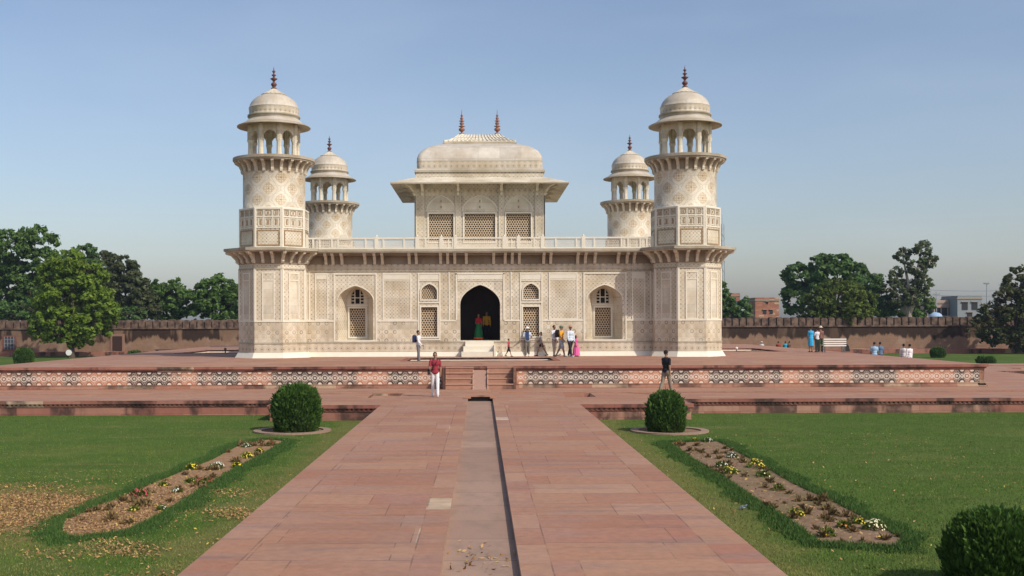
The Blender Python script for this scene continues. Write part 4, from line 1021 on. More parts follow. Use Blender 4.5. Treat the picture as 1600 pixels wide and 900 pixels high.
# ------------------------------------------------------------------ clipped bushes
def bush(label, px, D, w, h, n, size, z=LZ, top=2.6, ring=False, squat=1.0):
    X = P(px, 503, D)[0]; root = thing('clipped_bush', label, 'bush', (X, D, z), 0, 'clipped bushes on the lawns')
    u = RNG.uniform(-1, 1, n); a = RNG.uniform(0, 2*PI, n)
    # superellipse profile of a drum with rounded top
    zz = (u+1)/2; prof = np.where(zz > .45, (1-((zz-.45)/.56)**top).clip(0, 1)**(1/top), .86+.14*(zz/.45)**.7)
    lump = 1+.035*np.sin(a*2+zz*3+px)+.04*np.sin(a*5+zz*9+px)+.03*np.sin(a*9-zz*15+2)+.035*np.sin(a*17+zz*31)+.04*RNG.normal(size=n)
    cap = RNG.uniform(size=n) < .3
    rr = np.where(cap, np.sqrt(RNG.uniform(size=n))*.85, 1.0)
    zc = np.where(cap, .45+.56*(1-rr**top).clip(0, 1)**(1/top), zz); pr_ = np.where(cap, rr, prof)
    r_ = pr_*w/2*lump*RNG.uniform(.9, 1.02, n)
    pos = np.stack([r_*np.cos(a), r_*np.sin(a), zc*h*(1+.03*RNG.normal(size=n))], 1)
    out = np.stack([np.cos(a), np.sin(a), np.where(cap, 1.2, .25)], 1)
    ax = out*.7+np.array([0, 0, 1.0])+RNG.normal(size=(n, 3))*.35; ax /= np.linalg.norm(ax, axis=1)[:, None]
    sd_ = np.cross(ax, RNG.normal(size=(n, 3))); sd_ /= np.linalg.norm(sd_, axis=1)[:, None]
    L_ = (size*(RNG.uniform(.5, 1.2, n)+(RNG.uniform(size=n) < .06)*RNG.uniform(.4, 1.4, n)))[:, None]
    q = np.stack([pos-ax*L_*.3, pos+sd_*L_*.28+ax*L_*.3, pos+ax*L_, pos-sd_*L_*.28+ax*L_*.3], 1).reshape(-1, 3)
    npmesh('foliage', q, 4, M['thuja'], root)
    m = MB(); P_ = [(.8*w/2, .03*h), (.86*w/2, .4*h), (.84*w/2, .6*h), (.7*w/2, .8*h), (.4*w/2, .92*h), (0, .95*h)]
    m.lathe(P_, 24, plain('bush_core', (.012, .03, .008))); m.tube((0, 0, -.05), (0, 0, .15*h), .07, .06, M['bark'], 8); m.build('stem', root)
    return root
bx1, bd1 = G(463, 672, LZ); bx2, bd2 = G(1040, 673, LZ)
bush('larger clipped drum bush left of the path, in a stone ring', 463, bd1-.35, 1.48, 1.36, 15000, .08)
bush('smaller clipped round bush right of the path, in a stone ring', 1040, bd2-.35, 1.2, 1.18, 12000, .08, top=2.2)
bush('big dark clipped bush cut by the lower right corner of the picture', 1562, 14.2, 1.30, .93, 60000, .06)
bush('small round bush on the far left lawn before the garden wall', 37, 93, 1.5, 1.28, 3500, .12)
bush('small round bush on the far right lawn before the garden wall', 1465, 103, 1.25, .85, 3000, .12)
bush('low dark bush just beyond the right corner of the terrace', 1540, 86, 1.3, .55, 2500, .12)
X_ = P(211, 503, 110)[0]; bush('low loose green shrub near the garden bench on the left', 211, 112, 1.5, .55, 1800, .14)
for (px, py, lab) in ((457, 674, 'flat pinkish stone ring around the left bush'), (1046, 674, 'flat pinkish stone ring around the right bush')):
    x, y = G(px, py, LZ); m = MB(); n = 40; s_ = M['path']
    for k in range(n):
        a0, a1 = 2*PI*k/n, 2*PI*(k+1)/n
        def pt(r, a, z): return (x+r*math.cos(a), y+r*math.sin(a), z)
        ro, ri, z0, z1 = 1.22, .98, LZ-.02, LZ+.05
        m.face([pt(ri, a0, z1), pt(ro, a0, z1), pt(ro, a1, z1), pt(ri, a1, z1)], plain('ring_stone', (.30, .20, .145))); m.face([pt(ro, a0, z0), pt(ro, a1, z0), pt(ro, a1, z1), pt(ro, a0, z1)], plain('ring_stone', 0))
        m.face([pt(ri, a1, z0), pt(ri, a0, z0), pt(ri, a0, z1), pt(ri, a1, z1)], plain('ring_stone', 0)); m.face([pt(0, 0, LZ+.01), pt(ri, a0, LZ+.01), pt(ri, a1, LZ+.01)], M['soil'])
    tag(m.build('stone_ring'), lab, 'kerb ring', 'stone rings around the bushes')

# ------------------------------------------------------------------ flower beds
BL = [(450, 690), (419, 687), (375, 694), (328, 719), (287, 735), (219, 763), (175, 782), (94, 816), (90, 835), (109, 844), (200, 833), (225, 822), (281, 791), (328, 760), (369, 735), (406, 716)]
BR = [(1041, 692), (1124, 690), (1180, 720), (1244, 757), (1311, 787), (1375, 821), (1416, 844), (1405, 857), (1337, 853), (1277, 851), (1244, 825), (1180, 784), (1131, 750), (1075, 716)]
BLw = [G(x, y, LZ) for x, y in BL]; BRw = [G(x, y, LZ) for x, y in BR]
def inpoly(px, py, poly):
    px = np.asarray(px); py = np.asarray(py); ins = np.zeros(px.shape, bool); n = len(poly)
    for i in range(n):
        x1, y1 = poly[i]; x2, y2 = poly[i-1]
        c = ((y1 > py) != (y2 > py)) & (px < (x2-x1)*(py-y1)/((y2-y1) if y2 != y1 else 1e-9)+x1); ins ^= c
    return ins
def polydist(px, py, poly):
    d = np.full(px.shape, 1e9); n = len(poly)
    for i in range(n):
        ax, ay = poly[i-1]; bx, by = poly[i]; dx, dy = bx-ax, by-ay
        t = (((px-ax)*dx+(py-ay)*dy)/(dx*dx+dy*dy)).clip(0, 1); d = np.minimum(d, np.hypot(px-ax-t*dx, py-ay-t*dy))
    return d
for nm, poly, mt, lab in (('l', BLw, 'soil_litter', 0), ('r', BRw, 'soil', 0)):
    m = MB(); m.face([(x, y, LZ+.012) for x, y in poly], M[mt]); o = m.build('flower_bed'); struct(o)
# grass
def blades(x, y, h, w, name, mat, z=LZ):
    n = len(x); a = RNG.uniform(0, 2*PI, n); lean = RNG.normal(size=(n, 2))*.35*h[:, None]
    b = np.stack([x, y, np.full(n, z-.005)], 1); s_ = np.stack([np.cos(a)*w, np.sin(a)*w, np.zeros(n)], 1)
    t = b+np.stack([lean[:, 0], lean[:, 1], h], 1)
    return npmesh(name, np.stack([b-s_, b+s_, t], 1).reshape(-1, 3), 3, M[mat])
N = 420000
D_ = 13.8*(41.6/13.8)**RNG.uniform(size=N); xx = RNG.uniform(-.46, .52, N)*D_
keep = (np.abs(xx) > PW+.02) & ~((np.abs(xx) < 7.45) & (D_ > Y0-proj-.05)) & (RNG.uniform(size=N) < .35+.65*D_/41) & ~inpoly(xx, D_, BLw) & ~inpoly(xx, D_, BRw)
for (px, py) in ((457, 674), (1046, 674)):
    x, y = G(px, py, LZ); keep &= np.hypot(xx-x, D_-y) > 1.22
dry = np.hypot((xx+9.3)/3.2, (D_-20.3)/2.6) < .8+RNG.normal(size=N)*.35
keep &= ~(dry & (RNG.uniform(size=N) < .82))
xx, D_ = xx[keep], D_[keep]
tag(blades(xx, D_, RNG.uniform(.018, .045, len(xx)), RNG.uniform(.004, .009, len(xx)), 'grass', 'blades'), 'short green lawn grass', 'grass', kind='stuff')
for poly, lab in ((BLw, 'longer dark grass rimming the left flower bed'), (BRw, 'longer dark grass rimming the right flower bed')):
    xs = [p[0] for p in poly]; ys = [p[1] for p in poly]; N = 240000
    x = RNG.uniform(min(xs)-.6, max(xs)+.6, N); y = RNG.uniform(min(ys)-.6, max(ys)+.6, N); d = polydist(x, y, poly); ins = inpoly(x, y, poly)
    k = (~ins & (d < RNG.uniform(0, 1, N)**.5*(.42+.10*np.sin(x*3+y*2)+.06*np.sin(x*9-y*7)))) | (ins & (d < .06)); k &= np.abs(x) > PW+.1; x, y, d = x[k], y[k], d[k]
    tag(blades(x, y, RNG.uniform(.05, .12, len(x))*(1-.55*(d/.5).clip(0, 1)), RNG.uniform(.005, .01, len(x)), 'long_grass', 'blades_long'), lab, 'grass', kind='stuff')
# dry leaves
def leaves(x, y, name, label, z=LZ, size=.035, lift=.03):
    n = len(x); nrm = RNG.normal(size=(n, 3))*.45+np.array([0, 0, 1]); nrm /= np.linalg.norm(nrm, axis=1)[:, None]
    t = np.cross(nrm, RNG.normal(size=(n, 3))); t /= np.linalg.norm(t, axis=1)[:, None]; b = np.cross(nrm, t); s_ = (size*RNG.uniform(.5, 1.4, n))[:, None]
    pos = np.stack([x, y, z+lift*RNG.uniform(.3, 1.2, n)], 1)
    return tag(npmesh(name, np.stack([pos-t*s_, pos-b*s_*.4, pos+t*s_, pos+b*s_*.4], 1).reshape(-1, 3), 4, M['dry']), label, 'dry leaves', kind='stuff')
N = 110000; x = RNG.uniform(-10.5, -3.6, N); y = RNG.uniform(14, 26, N)
ins = inpoly(x, y, BLw); field = np.sin(x*1.9+y*1.1)+np.sin(x*.8-y*2.3+1)+np.sin(x*3.7+y*3.1)*.6
e1 = np.hypot((x+9.3)/3.2, (y-20.3)/2.6) < .68+.28*field/2.6+RNG.exponential(.22, N)
band = (np.abs(x+y*.0-(-9.9+(y-15)*.62)) < 1.1) & (y < 21)
k = (ins & (RNG.uniform(size=N) < .75*np.clip((26-y)/7, 0.1, 1))) | (~ins & e1 & (RNG.uniform(size=N) < .6)) | (~ins & (y < 24) & (RNG.uniform(size=N) < .5*np.clip(field*.6, 0, 1)**1.6*np.clip((25-y)/5, 0, 1))) | (RNG.uniform(size=N) < .012)
leaves(x[k], y[k], 'fallen_leaves', 'dry brown leaves scattered over the left lawn and bed', size=.026)
N = 900; x = RNG.uniform(3.7, 14, N); y = RNG.uniform(15, 34, N); leaves(x, y, 'fallen_leaves', 'sparse dry leaves over the right lawn', size=.03)
N = 5000; x = RNG.uniform(3.6, 12, N); y = RNG.uniform(14, 38, N); k = inpoly(x, y, BRw) & ((y < 22) | (RNG.uniform(size=N) < .6)); leaves(x[k], y[k], 'fallen_leaves', 'dry leaves and stalks in the right flower bed', size=.04)
N = 90; x = RNG.normal(-.05, .22, N).clip(-.42, .42); y = RNG.normal(14.1, .5, N); x, y = x[:60], y[:60]; leaves(x, y, 'fallen_leaves', 'few dry leaves lying on the floor of the water channel', z=CD, size=.04, lift=.02)

# flowering plants
def flower(px, py, col, r, label, grp, h=None, petals=40):
    x, y = G(px, py, LZ); h = h or r*.9
    root = thing('flowering_plant', label, 'flower', (x, y, LZ), 0, grp)
    n = 130; d = RNG.normal(size=(n, 3)); d[:, 2] = np.abs(d[:, 2]); d /= np.linalg.norm(d, axis=1)[:, None]; pos = d*np.array([r, r, h])*RNG.uniform(.5, .95, n)[:, None]
    ax = d+RNG.normal(size=(n, 3))*.4; ax /= np.linalg.norm(ax, axis=1)[:, None]; sd_ = np.cross(ax, RNG.normal(size=(n, 3))); sd_ /= np.linalg.norm(sd_, axis=1)[:, None]
    L_ = (.06*RNG.uniform(.6, 1.3, n))[:, None]
    fol = 'wilted' if col == 'wilted' else 'leaf_olive'
    npmesh('leaves', np.stack([pos-ax*L_*.5, pos+sd_*L_*.3, pos+ax*L_, pos-sd_*L_*.3], 1).reshape(-1, 3), 4, M[fol], root)
    if petals and col != 'wilted':
        cols = {'yellow': (.62, .50, .05), 'white': (.62, .62, .54), 'red': (.28, .03, .035), 'cream': (.72, .68, .42), 'orange': (.6, .2, .04), 'pink': (.48, .06, .09)}
        m = MB(); mt = plain('petal_'+col, cols[col])
        for i in range(petals):
            dd = Vector(RNG.normal(size=3)); dd.z = abs(dd.z)+.3; dd.normalize(); c_ = Vector((dd.x*r, dd.y*r, dd.z*h)); rr = random.uniform(.014, .026)
            t1 = dd.orthogonal().normalized(); t2 = dd.cross(t1)
            m.face([c_+(t1*math.cos(2*PI*k/7)+t2*math.sin(2*PI*k/7))*rr*(1 if k % 2 else .7)+dd*.01 for k in range(7)], mt)
        m.build('blossoms', root, False)
FL = [  # px, py, colour, radius, label
 (218, 776, 'pink', .2, 'crimson flower clump nearest the camera in the left bed', 40), (224, 792, 'wilted', .2, 'dark wilted plant just below the crimson clump in the left bed', 0),
 (300, 734, 'yellow', .17, 'yellow flower clump beside dark foliage, middle of the left bed', 36), (339, 733, 'white', .2, 'large white flower clump in the middle of the left bed', 50),
 (386, 716, 'yellow', .18, 'wide yellow flower patch in the far half of the left bed', 50), (370, 731, 'yellow', .14, 'small yellow clump near the path side of the left bed', 28),
 (320, 758, 'red', .22, 'dark red flower clump on the path side of the left bed', 46), (297, 755, 'yellow', .12, 'small yellow clump left of the dark red clump', 24),
 (405, 707, 'yellow', .13, 'yellow clump at the upper end of the left bed', 26), (448, 690, 'white', .09, 'single white bloom at the tip of the left bed', 10),
 (385, 699, 'white', .13, 'small white clump at the back of the left bed', 20), (425, 697, 'red', .17, 'reddish clump near the tip of the left bed', 30),
 (276, 770, 'white', .1, 'few white blooms in the lower middle of the left bed', 12), (255, 760, 'yellow', .1, 'tiny yellow plant in the lower middle of the left bed', 10), (209, 799, 'yellow', .1, 'faint yellow plant at the lower part of the left bed', 8),
 (253, 798, 'white', .1, 'pale bloom at the path side of the lower left bed', 10),
 (1180, 731, 'yellow', .24, 'largest yellow flower mound in the upper right bed', 70), (1140, 741, 'yellow', .2, 'yellow flower patch by the path side of the right bed', 50), (1127, 731, 'white', .17, 'white clump beside the yellow patch in the right bed', 30),
 (1144, 716, 'white', .16, 'white flower clump in the upper part of the right bed', 40), (1106, 691, 'white', .14, 'white clump at the far tip of the right bed', 26), (1086, 690, 'yellow', .12, 'small yellow clump at the far tip of the right bed', 16),
 (1192, 745, 'cream', .16, 'cream flower clump below the large yellow mound', 26), (1243, 806, 'yellow', .15, 'lone yellow flower clump in the bare middle of the right bed', 44), (1365, 828, 'cream', .2, 'large cream flower clump at the near end of the right bed', 70),
 (1343, 819, 'yellow', .12, 'small yellow green clump beside the large cream one', 14), (1320, 826, 'orange', .14, 'rusty orange plant near the end of the right bed', 12), (1292, 838, 'yellow', .16, 'low green plant with few yellow blooms at the near end of the right bed', 8),
 (1302, 805, 'wilted', .12, 'tiny pale green plant in the middle of the right bed', 0), (1216, 767, 'red', .16, 'dark red wilted clump in the middle of the right bed', 20), (1060, 696, 'orange', .12, 'orange clump at the upper corner of the right bed', 16)]
for (px, py, col, r_, lab, n) in FL: flower(px, py, col, r_, lab, 'flower clumps in the %s bed' % ('left' if px < 750 else 'right'), petals=n)
def inside_bed(poly, n, tries=400):
    xs = [p[0] for p in poly]; ys = [p[1] for p in poly]; out = []
    while len(out) < n:
        x = random.uniform(min(xs), max(xs)); y = random.uniform(min(ys), max(ys))
        if inpoly(np.array([x]), np.array([y]), poly)[0]: out.append((x, y))
    return out
for poly, lab, n, cut in ((BLw, 'small wilted plant in the left flower bed', 60, 19), (BRw, 'small wilted plant in the right flower bed', 85, 0)):
    first = None
    for (x, y) in inside_bed(poly, n):
        if y < cut: continue
        sc_ = random.uniform(.4, 1.05)
        if first is None:
            first = thing('wilted_plant', lab, 'plant', (x, y, LZ), 0, lab.replace('small', 'small').replace('plant', 'plants'))
            k = 90; d = RNG.normal(size=(k, 3)); d[:, 2] = np.abs(d[:, 2])*1.1; d /= np.linalg.norm(d, axis=1)[:, None]; pos = d*.13*RNG.uniform(.3, 1, k)[:, None]
            sd_ = np.cross(d, RNG.normal(size=(k, 3))); sd_ /= np.linalg.norm(sd_, axis=1)[:, None]; L_ = .055
            npmesh('leaves', np.stack([pos-d*L_*.5, pos+sd_*L_*.3, pos+d*L_, pos-sd_*L_*.3], 1).reshape(-1, 3), 4, M['wilted'], first); o = first
        else:
            o = first.copy(); COL.objects.link(o); o.location = (x, y, LZ)
            for ch in first.children: c_ = ch.copy(); COL.objects.link(c_); c_.parent = o
        o.scale = (sc_, sc_, sc_*random.uniform(.7, 1.3)); o.rotation_euler = (0, 0, random.uniform(0, 6))
# crumpled litter
x, y = G(1161, 797, LZ); m = MB()
for i in range(14):
    a, b, c_ = [Vector((random.uniform(-.09, .09), random.uniform(-.06, .06), random.uniform(.01, .11))) for _ in range(3)]; m.face([a, b, c_], plain('foil', (.35, .42, .5), .4))
o = m.build('litter', None, False); o.location = (x, y, LZ); tag(o, 'crumpled bluish plastic litter on the grass between path and right bed', 'litter')

# ------------------------------------------------------------------ town beyond the wall
def house(label, px0, px1, pytop, D, mat, wins, roofy=None, dep=6):
    X0, Zt = P(px0, pytop, D); X1, _ = P(px1, pytop, D); root = thing('brick_house' if 'brick' in label else 'town_house', label, 'building', ((X0+X1)/2, D, LZ), 0, 'houses beyond the wall'); w_ = (X1-X0)/2; h = Zt-LZ
    m = MB(); m.box(-w_, w_, 0, dep, 0, h-.35, mat); m.build('walls', root)
    m = MB(); m.box(-w_-.1, w_+.1, -.1, dep+.1, h-.55, h-.35, plain('roof_edge', (.3, .25, .2))); m.box(-w_, w_, -.05, .15, h-.35, h, mat); m.box(-w_, -w_+.2, .15, dep, h-.35, h, mat); m.box(w_-.2, w_, .15, dep, h-.35, h, mat); m.build('roof_parapet', root)
    for (a, z0, ww, hh) in wins:
        m = MB(); m.box(a*w_-ww/2, a*w_+ww/2, -.05, .1, h-z0-hh, h-z0, plain('dark_opening', (.03, .03, .035))); m.box(a*w_-ww/2-.1, a*w_+ww/2+.1, -.2, .02, h-z0, h-z0+.1, plain('roof_edge', 0)); m.build('window', root)
    return root
brick = masonry('plain_brick', ((.30, .12, .08), (.38, .18, .11)), (.9, .3), .1, .2)
house('plain red brick house behind the wall, right of the tower', 1180, 1217, 465, 190, brick, [(-.2, 2.1, .6, .7), (.35, 2.1, .5, .7), (.0, .7, .4, .4)])
house('small dark red brick house right beside the right tower', 1136, 1156, 458, 210, brick, [(.1, .8, .6, .8)])
house('pale green house between two brick houses', 1158, 1181, 470, 205, plain('pale_green_plaster', (.34, .46, .36)), [(.2, 1.4, .6, .8)])
house('pinkish flat roofed house with dark openings on the far right', 1448, 1494, 469, 175, plain('pink_plaster', (.42, .30, .25)), [(-.7, 1.2, .8, 1.2), (-.25, 1.2, .8, 1.2), (.2, 1.2, .8, 1.2), (.65, 1.2, .8, 1.2)])
house('grey bluish plastered house beside the pinkish one on the far right', 1496, 1534, 462, 172, plain('blue_grey_plaster', (.24, .26, .28)), [(-.4, 1.0, .9, 1.2), (.4, 1.0, .9, 1.2), (0, 2.6, .8, .8)])
X, Z = P(1461, 490, 160); t = thing('market_umbrella', 'light blue domed umbrella showing over the wall before the pinkish house', 'umbrella', (X, 160, LZ))
m = MB(); m.lathe([(1.0, 4.0), (.9, 4.25), (.6, 4.5), (.0, 4.65)], 16, plain('blue_cloth', (.30, .42, .58))); m.build('canopy', t); m = MB(); m.tube((0, 0, 0), (0, 0, 4.5), .04, .04, plain('steel', (.3, .3, .3), .4)); m.build('pole', t)
# lattice mast behind the right tower
X, Z = P(1128.5, 350, 230); t = thing('lattice_mast', 'thin grey lattice mast just behind the right tower', 'mast', (X, 230, LZ)); m = MB(); H_ = Z-LZ; st_ = plain('galvanised', (.22, .24, .27), .5)
for (sx, sy) in ((-1, -1), (1, -1), (0, 1)): m.tube((sx*.45, sy*.4, 0), (sx*.28, sy*.25, H_), .06, .05, st_, 5)
z = 0; k = 0
while z < H_-1.2:
    s_ = 1 if k % 2 else -1; m.tube((s_*.42, -.38, z), (-s_*.4, -.36, z+1.2), .035, .035, st_, 4); m.tube((s_*.42, -.3, z), (0, .35, z+1.2), .035, .035, st_, 4); z += 1.2; k += 1
m.build('lattice', t, False)
m = MB(); m.tube((0, 0, H_), (0, 0, H_+2), .03, .02, st_, 5); m.build('antenna', t)
# street lamp pole and wires on the right
X, Z = P(1542, 443, 165); t = thing('utility_pole', 'slim pole with a lamp head rising over the far right houses', 'pole', (X, 165, LZ)); m = MB(); m.tube((0, 0, 0), (0, 0, Z-LZ), .1, .07, st_, 7); m.build('shaft', t); m = MB(); m.box(-.45, .3, -.12, .12, Z-LZ-.1, Z-LZ+.1, st_); m.build('lamp_head', t)
X2, Z2 = P(1463, 455, 165); t = thing('utility_pole', 'dark thin pole standing over the pinkish house', 'pole', (X2, 165, LZ)); m = MB(); m.tube((0, 0, 0), (0, 0, Z2-LZ), .09, .06, st_, 7); m.build('shaft', t); m = MB(); m.box(-.5, .5, -.06, .06, Z2-LZ-.5, Z2-LZ-.38, st_); m.build('crossarm', t)
for i, (ya, yb) in enumerate(((452, 450), (460, 458))):
    a = P(1436, ya, 165); b = P(1640, yb, 165); m = MB(); pts = []
    for k in range(13): t_ = k/12; pts.append((a[0]+(b[0]-a[0])*t_, 165.2, a[1]+(b[1]-a[1])*t_-.35*4*t_*(1-t_)))
    for p_, q_ in zip(pts[:-1], pts[1:]): m.tube(p_, q_, .022, .022, plain('cable', (.05, .05, .05)), 4)
    tag(m.build('overhead_wire'), ['upper overhead wire crossing the sky on the far right', 'lower overhead wire crossing the sky on the far right'][i], 'wire', 'overhead wires')

# ------------------------------------------------------------------ garden furniture
bxx, byy = G(1303, 550.5, TI); t = thing('garden_bench', 'white slatted garden bench seen from behind on the right of the terrace', 'bench', (bxx, byy, TI)); wh = plain('white_paint', (.75, .74, .70), .5)
wb = 35/2*byy/F
m = MB()
for k in range(4): m.box(-wb, wb, -.22, -.18, .38+.125*k-.02, .38+.125*k+.05, wh)
m.build('backrest', t)
m = MB()
for k in range(4): m.box(-wb, wb, -.16+.12*k, -.07+.12*k, .40, .43, wh)
m.build('seat', t)
for sx in (-1, 1):
    m = MB(); x = sx*(wb-.08); m.box(x-.03, x+.03, -.18, -.12, 0, .82, plain('bench_iron', (.12, .12, .12))); m.box(x-.03, x+.03, .26, .32, 0, .40, plain('bench_iron', 0)); m.box(x-.03, x+.03, -.15, .3, .36, .40, plain('bench_iron', 0)); m.build('leg', t)
X, Y = G(250, 556, LZ); X, Y = P(250, 503, 114)[0], 114
t = thing('garden_bench', 'small dark stone bench by the garden wall on the far left', 'bench', (X, 116.2, LZ)); ds = plain('dark_stone', (.12, .075, .06)); m = MB(); m.box(-1.15, 1.15, -.25, .25, .62, .74, ds); m.build('seat', t)
for sx in (-1, 1): m = MB(); m.box(sx*.95-.1, sx*.95+.1, -.2, .2, 0, .62, ds); m.build('leg', t)
X = P(108, 503, 104)[0]; t = thing('floodlight', 'small floodlight with pale round lens standing on the left lawn', 'lamp', (X, 104, LZ)); m = MB(); m.tube((0, 0, 0), (0, 0, .5), .05, .05, ds, 8); m.build('post', t)
m = MB(); m.tube((0, .25, .75), (0, -.12, .72), .2, .32, plain('lamp_body', (.15, .16, .16)), 14); m.build('housing', t); m = MB(); m.tube((0, -.12, .72), (0, -.15, .72), .28, .27, wh, 14); m.build('lens', t)
for (px, py, lab) in ((352, 551, 'thin fountain pipe in the left basin of the terrace'), (1151, 550, 'thin fountain pipe with pale nozzle in the right basin of the terrace')):
    x, y = G(px, py+2, TI-.13); t = thing('fountain_pipe', lab, 'fountain', (x, y, TI-.13), 0, 'fountain pipes'); m = MB(); m.tube((0, 0, 0), (0, 0, .26), .04, .035, ds, 8); m.build('pipe', t)
    m = MB(); m.lathe([(.05, .24), (.09, .3), (.08, .36), (.0, .4)], 10, wh if px > 700 else ds); m.build('nozzle', t)

# ------------------------------------------------------------------ people
def remesh(mb, name, voxel, mat, parent, smooth=3):
    me = mb.mesh(name, False); ob = bpy.data.objects.new(name, me); COL.objects.link(ob)
    bm = bmesh.new(); bm.from_mesh(me); bmesh.ops.remove_doubles(bm, verts=bm.verts, dist=1e-5); bmesh.ops.recalc_face_normals(bm, faces=bm.faces); bm.to_mesh(me); bm.free()
    m = ob.modifiers.new('r', 'REMESH'); m.mode = 'VOXEL'; m.voxel_size = voxel; m.use_smooth_shade = True
    m2 = ob.modifiers.new('s', 'SMOOTH'); m2.iterations = smooth; m2.factor = .5
    dg = bpy.context.evaluated_depsgraph_get(); ev = ob.evaluated_get(dg); nm = bpy.data.meshes.new_from_object(ev); nm.name = name
    bpy.data.objects.remove(ob); bpy.data.meshes.remove(me)
    nm.materials.clear(); nm.materials.append(mat); nm.polygons.foreach_set('material_index', [0]*len(nm.polygons)); nm.polygons.foreach_set('use_smooth', [True]*len(nm.polygons))
    return link(name, nm, parent)
def cap(mb, a, ra, b, rb, n=12, flat=1.0):
    mat = DUM; a, b = Vector(a), Vector(b)
    if (b-a).length > 1e-4: mb.tube(a, b, ra, rb, mat, n)
    mb.ball(a, ra*1.0, mat, n); mb.ball(b, rb*1.0, mat, n)
DUM = bpy.data.materials.new('body_base')
def rot(v, ax, deg): return Matrix.Rotation(R(deg), 3, ax) @ Vector(v)
def person(label, x, y, z, H, yaw, skin, hair, top, topc, bottom, botc, legs=((0, 0), (0, 0)), arms=((5, 8, 10), (5, 8, 10)), shoe=(.05, .05, .05), voxel=.02, hat=None, sleeve='short', seated=False, build=1.0, hairlong=False, head=(0, 0), woman=False, hem=None, strap=None, shirt_long=True, lean=0):
    """local frame: faces -y, legs (swing forward deg, knee bend), arms (swing forward, outward, elbow bend): (right hand side of picture is +x when facing camera)"""
    root = thing('person', label, 'person', (x, y, z), R(yaw), 'visitors'); s = H/1.75
    sk = plain('skin_%.2f' % skin, {0: (.16, .085, .05)}.get(skin, (.13+skin*.35, .065+skin*.23, .035+skin*.16)), .55, .06)
    hz = .95
    fwd = lambda v, deg: rot(v, 'X', deg)               # positive swings a downward vector forward (-y)
    B = MB(); TP = MB(); BT = MB(); SH = MB()
    w = build; sw = .155 if woman else .178
    pel = Vector((0, 0, hz)); 
    feet = []
    low = 0
    jl = []
    for i, sx in enumerate((-1, 1)):
        sg, kn = legs[i]; hip = Vector((sx*.09, 0, hz-.02)); thigh = fwd((0, 0, -.43), -sg); knee = hip+thigh; shin = fwd((0, 0, -.43), -(sg-kn)); ank = knee+shin; jl.append((hip, knee, ank, sg-kn)); low = min(low, ank.z-.07) if i else ank.z-.07
    dz = -low if not seated else 0
    if seated: dz = -(hz-.1)+.0
    off = Vector((0, 0, dz))
    for (hip, knee, ank, ang) in jl:
        hip += off; knee += off; ank += off
        cap(B, hip, .078*w, knee, .052*w); cap(B, knee, .052*w, knee+(ank-knee)*.35, .053*w); cap(B, knee+(ank-knee)*.35, .053*w, ank, .036*w)
        toe = ank+Vector((0, -.15, -.045)); cap(B, ank+Vector((0, .02, -.035)), .034, toe, .026)
        cap(SH, ank+Vector((0, .035, -.03)), .043, toe+Vector((0, -.01, .0)), .034)
        if bottom == 'trousers': cap(BT, hip, .098*w, knee, .072*w); cap(BT, knee, .072*w, ank+Vector((0, 0, .02)), .058*w)
        elif bottom == 'shorts': cap(BT, hip, .10*w, hip+(knee-hip)*.92, .09*w)
        elif bottom == 'short shorts': cap(BT, hip, .095*w, hip+(knee-hip)*.4, .085*w)
    pel = Vector((0, 0, hz))+off; lv = fwd((0, 0, 1), lean)
    def up(d): return pel+lv*d
    waist, chest, neck = up(.17), up(.38), up(.53)
    B.ball(pel, .105, DUM, 14, (1.35*w, .95*w, 1)); cap(B, pel, .1, waist, .095); B.ball(waist, .1, DUM, 14, (1.25*w, .95*w, 1.2)); B.ball(chest, .125, DUM, 14, (1.3*w, .9*w, 1.25)); B.ball(up(.46), .08, DUM, 12, (1.9, .8, .7)); cap(B, up(.45), .065, neck+lv*.05, .05)
    if bottom in ('trousers', 'shorts', 'short shorts'): BT.ball(pel, .115, DUM, 14, (1.38*w, 1.0*w, 1.0)); cap(BT, pel, .10*w, up(.06), .098*w)
    if woman: B.ball(chest+Vector((-.07, -.075, -.01)), .055, DUM); B.ball(chest+Vector((.07, -.075, -.01)), .055, DUM)
    # head
    hy, hp = head; hc = neck+lv*.15; HM = Matrix.Rotation(R(hy), 3, 'Z') @ Matrix.Rotation(R(hp), 3, 'X')
    hpz = lambda p: hc+HM @ Vector(p)
    def hb(mb_, p, r, sc): mb_.ball(hpz(p), r, DUM, 14, sc)
    hb(B, (0, .005, .02), .09, (.86, 1.05, 1.12)); hb(B, (0, -.025, -.045), .062, (.9, 1.0, 1.0)); hb(B, (0, -.06, -.085), .026, (1.2, 1, .8)); hb(B, (0, -.1, -.012), .016, (.8, 1, 1.5)); hb(B, (0, -.082, .028), .026, (2.0, .5, .45))
    hb(B, (0, -.088, -.052), .012, (1.8, .7, .5))
    for sx in (-1, 1): hb(B, (sx*.083, .01, -.005), .02, (.5, .9, 1.4))
    # hair
    HR = MB(); hb(HR, (0, .022, .045), .092, (.92, 1.05, 1.0))
    if hairlong: hb(HR, (0, .065, -.03), .07, (1.1, .7, 1.6)); hb(HR, (0, .09, -.13), .04, (1.2, .7, 1.8))
    # arms
    hands = []
    for i, sx in enumerate((-1, 1)):
        sg, out_, el = arms[i]; sh = up(.455)+Vector((sx*sw, 0, 0)); 
        ua = rot(fwd((0, 0, -.28), -sg), 'Y', -sx*out_); elb = sh+ua; fa = rot(fwd((0, 0, -.25), -(sg+el)), 'Y', -sx*out_*.4 + (sx*min(el, 60)*.35)); wr = elb+fa
        cap(B, sh, .052*w, elb, .038*w); cap(B, elb, .038*w, elb+fa*.35, .038*w); cap(B, elb+fa*.35, .038*w, wr, .025)
        dr = fa.normalized(); side_ = dr.cross(Vector((sx*1.0, 0, .01))).normalized(); pal = wr+dr*.055
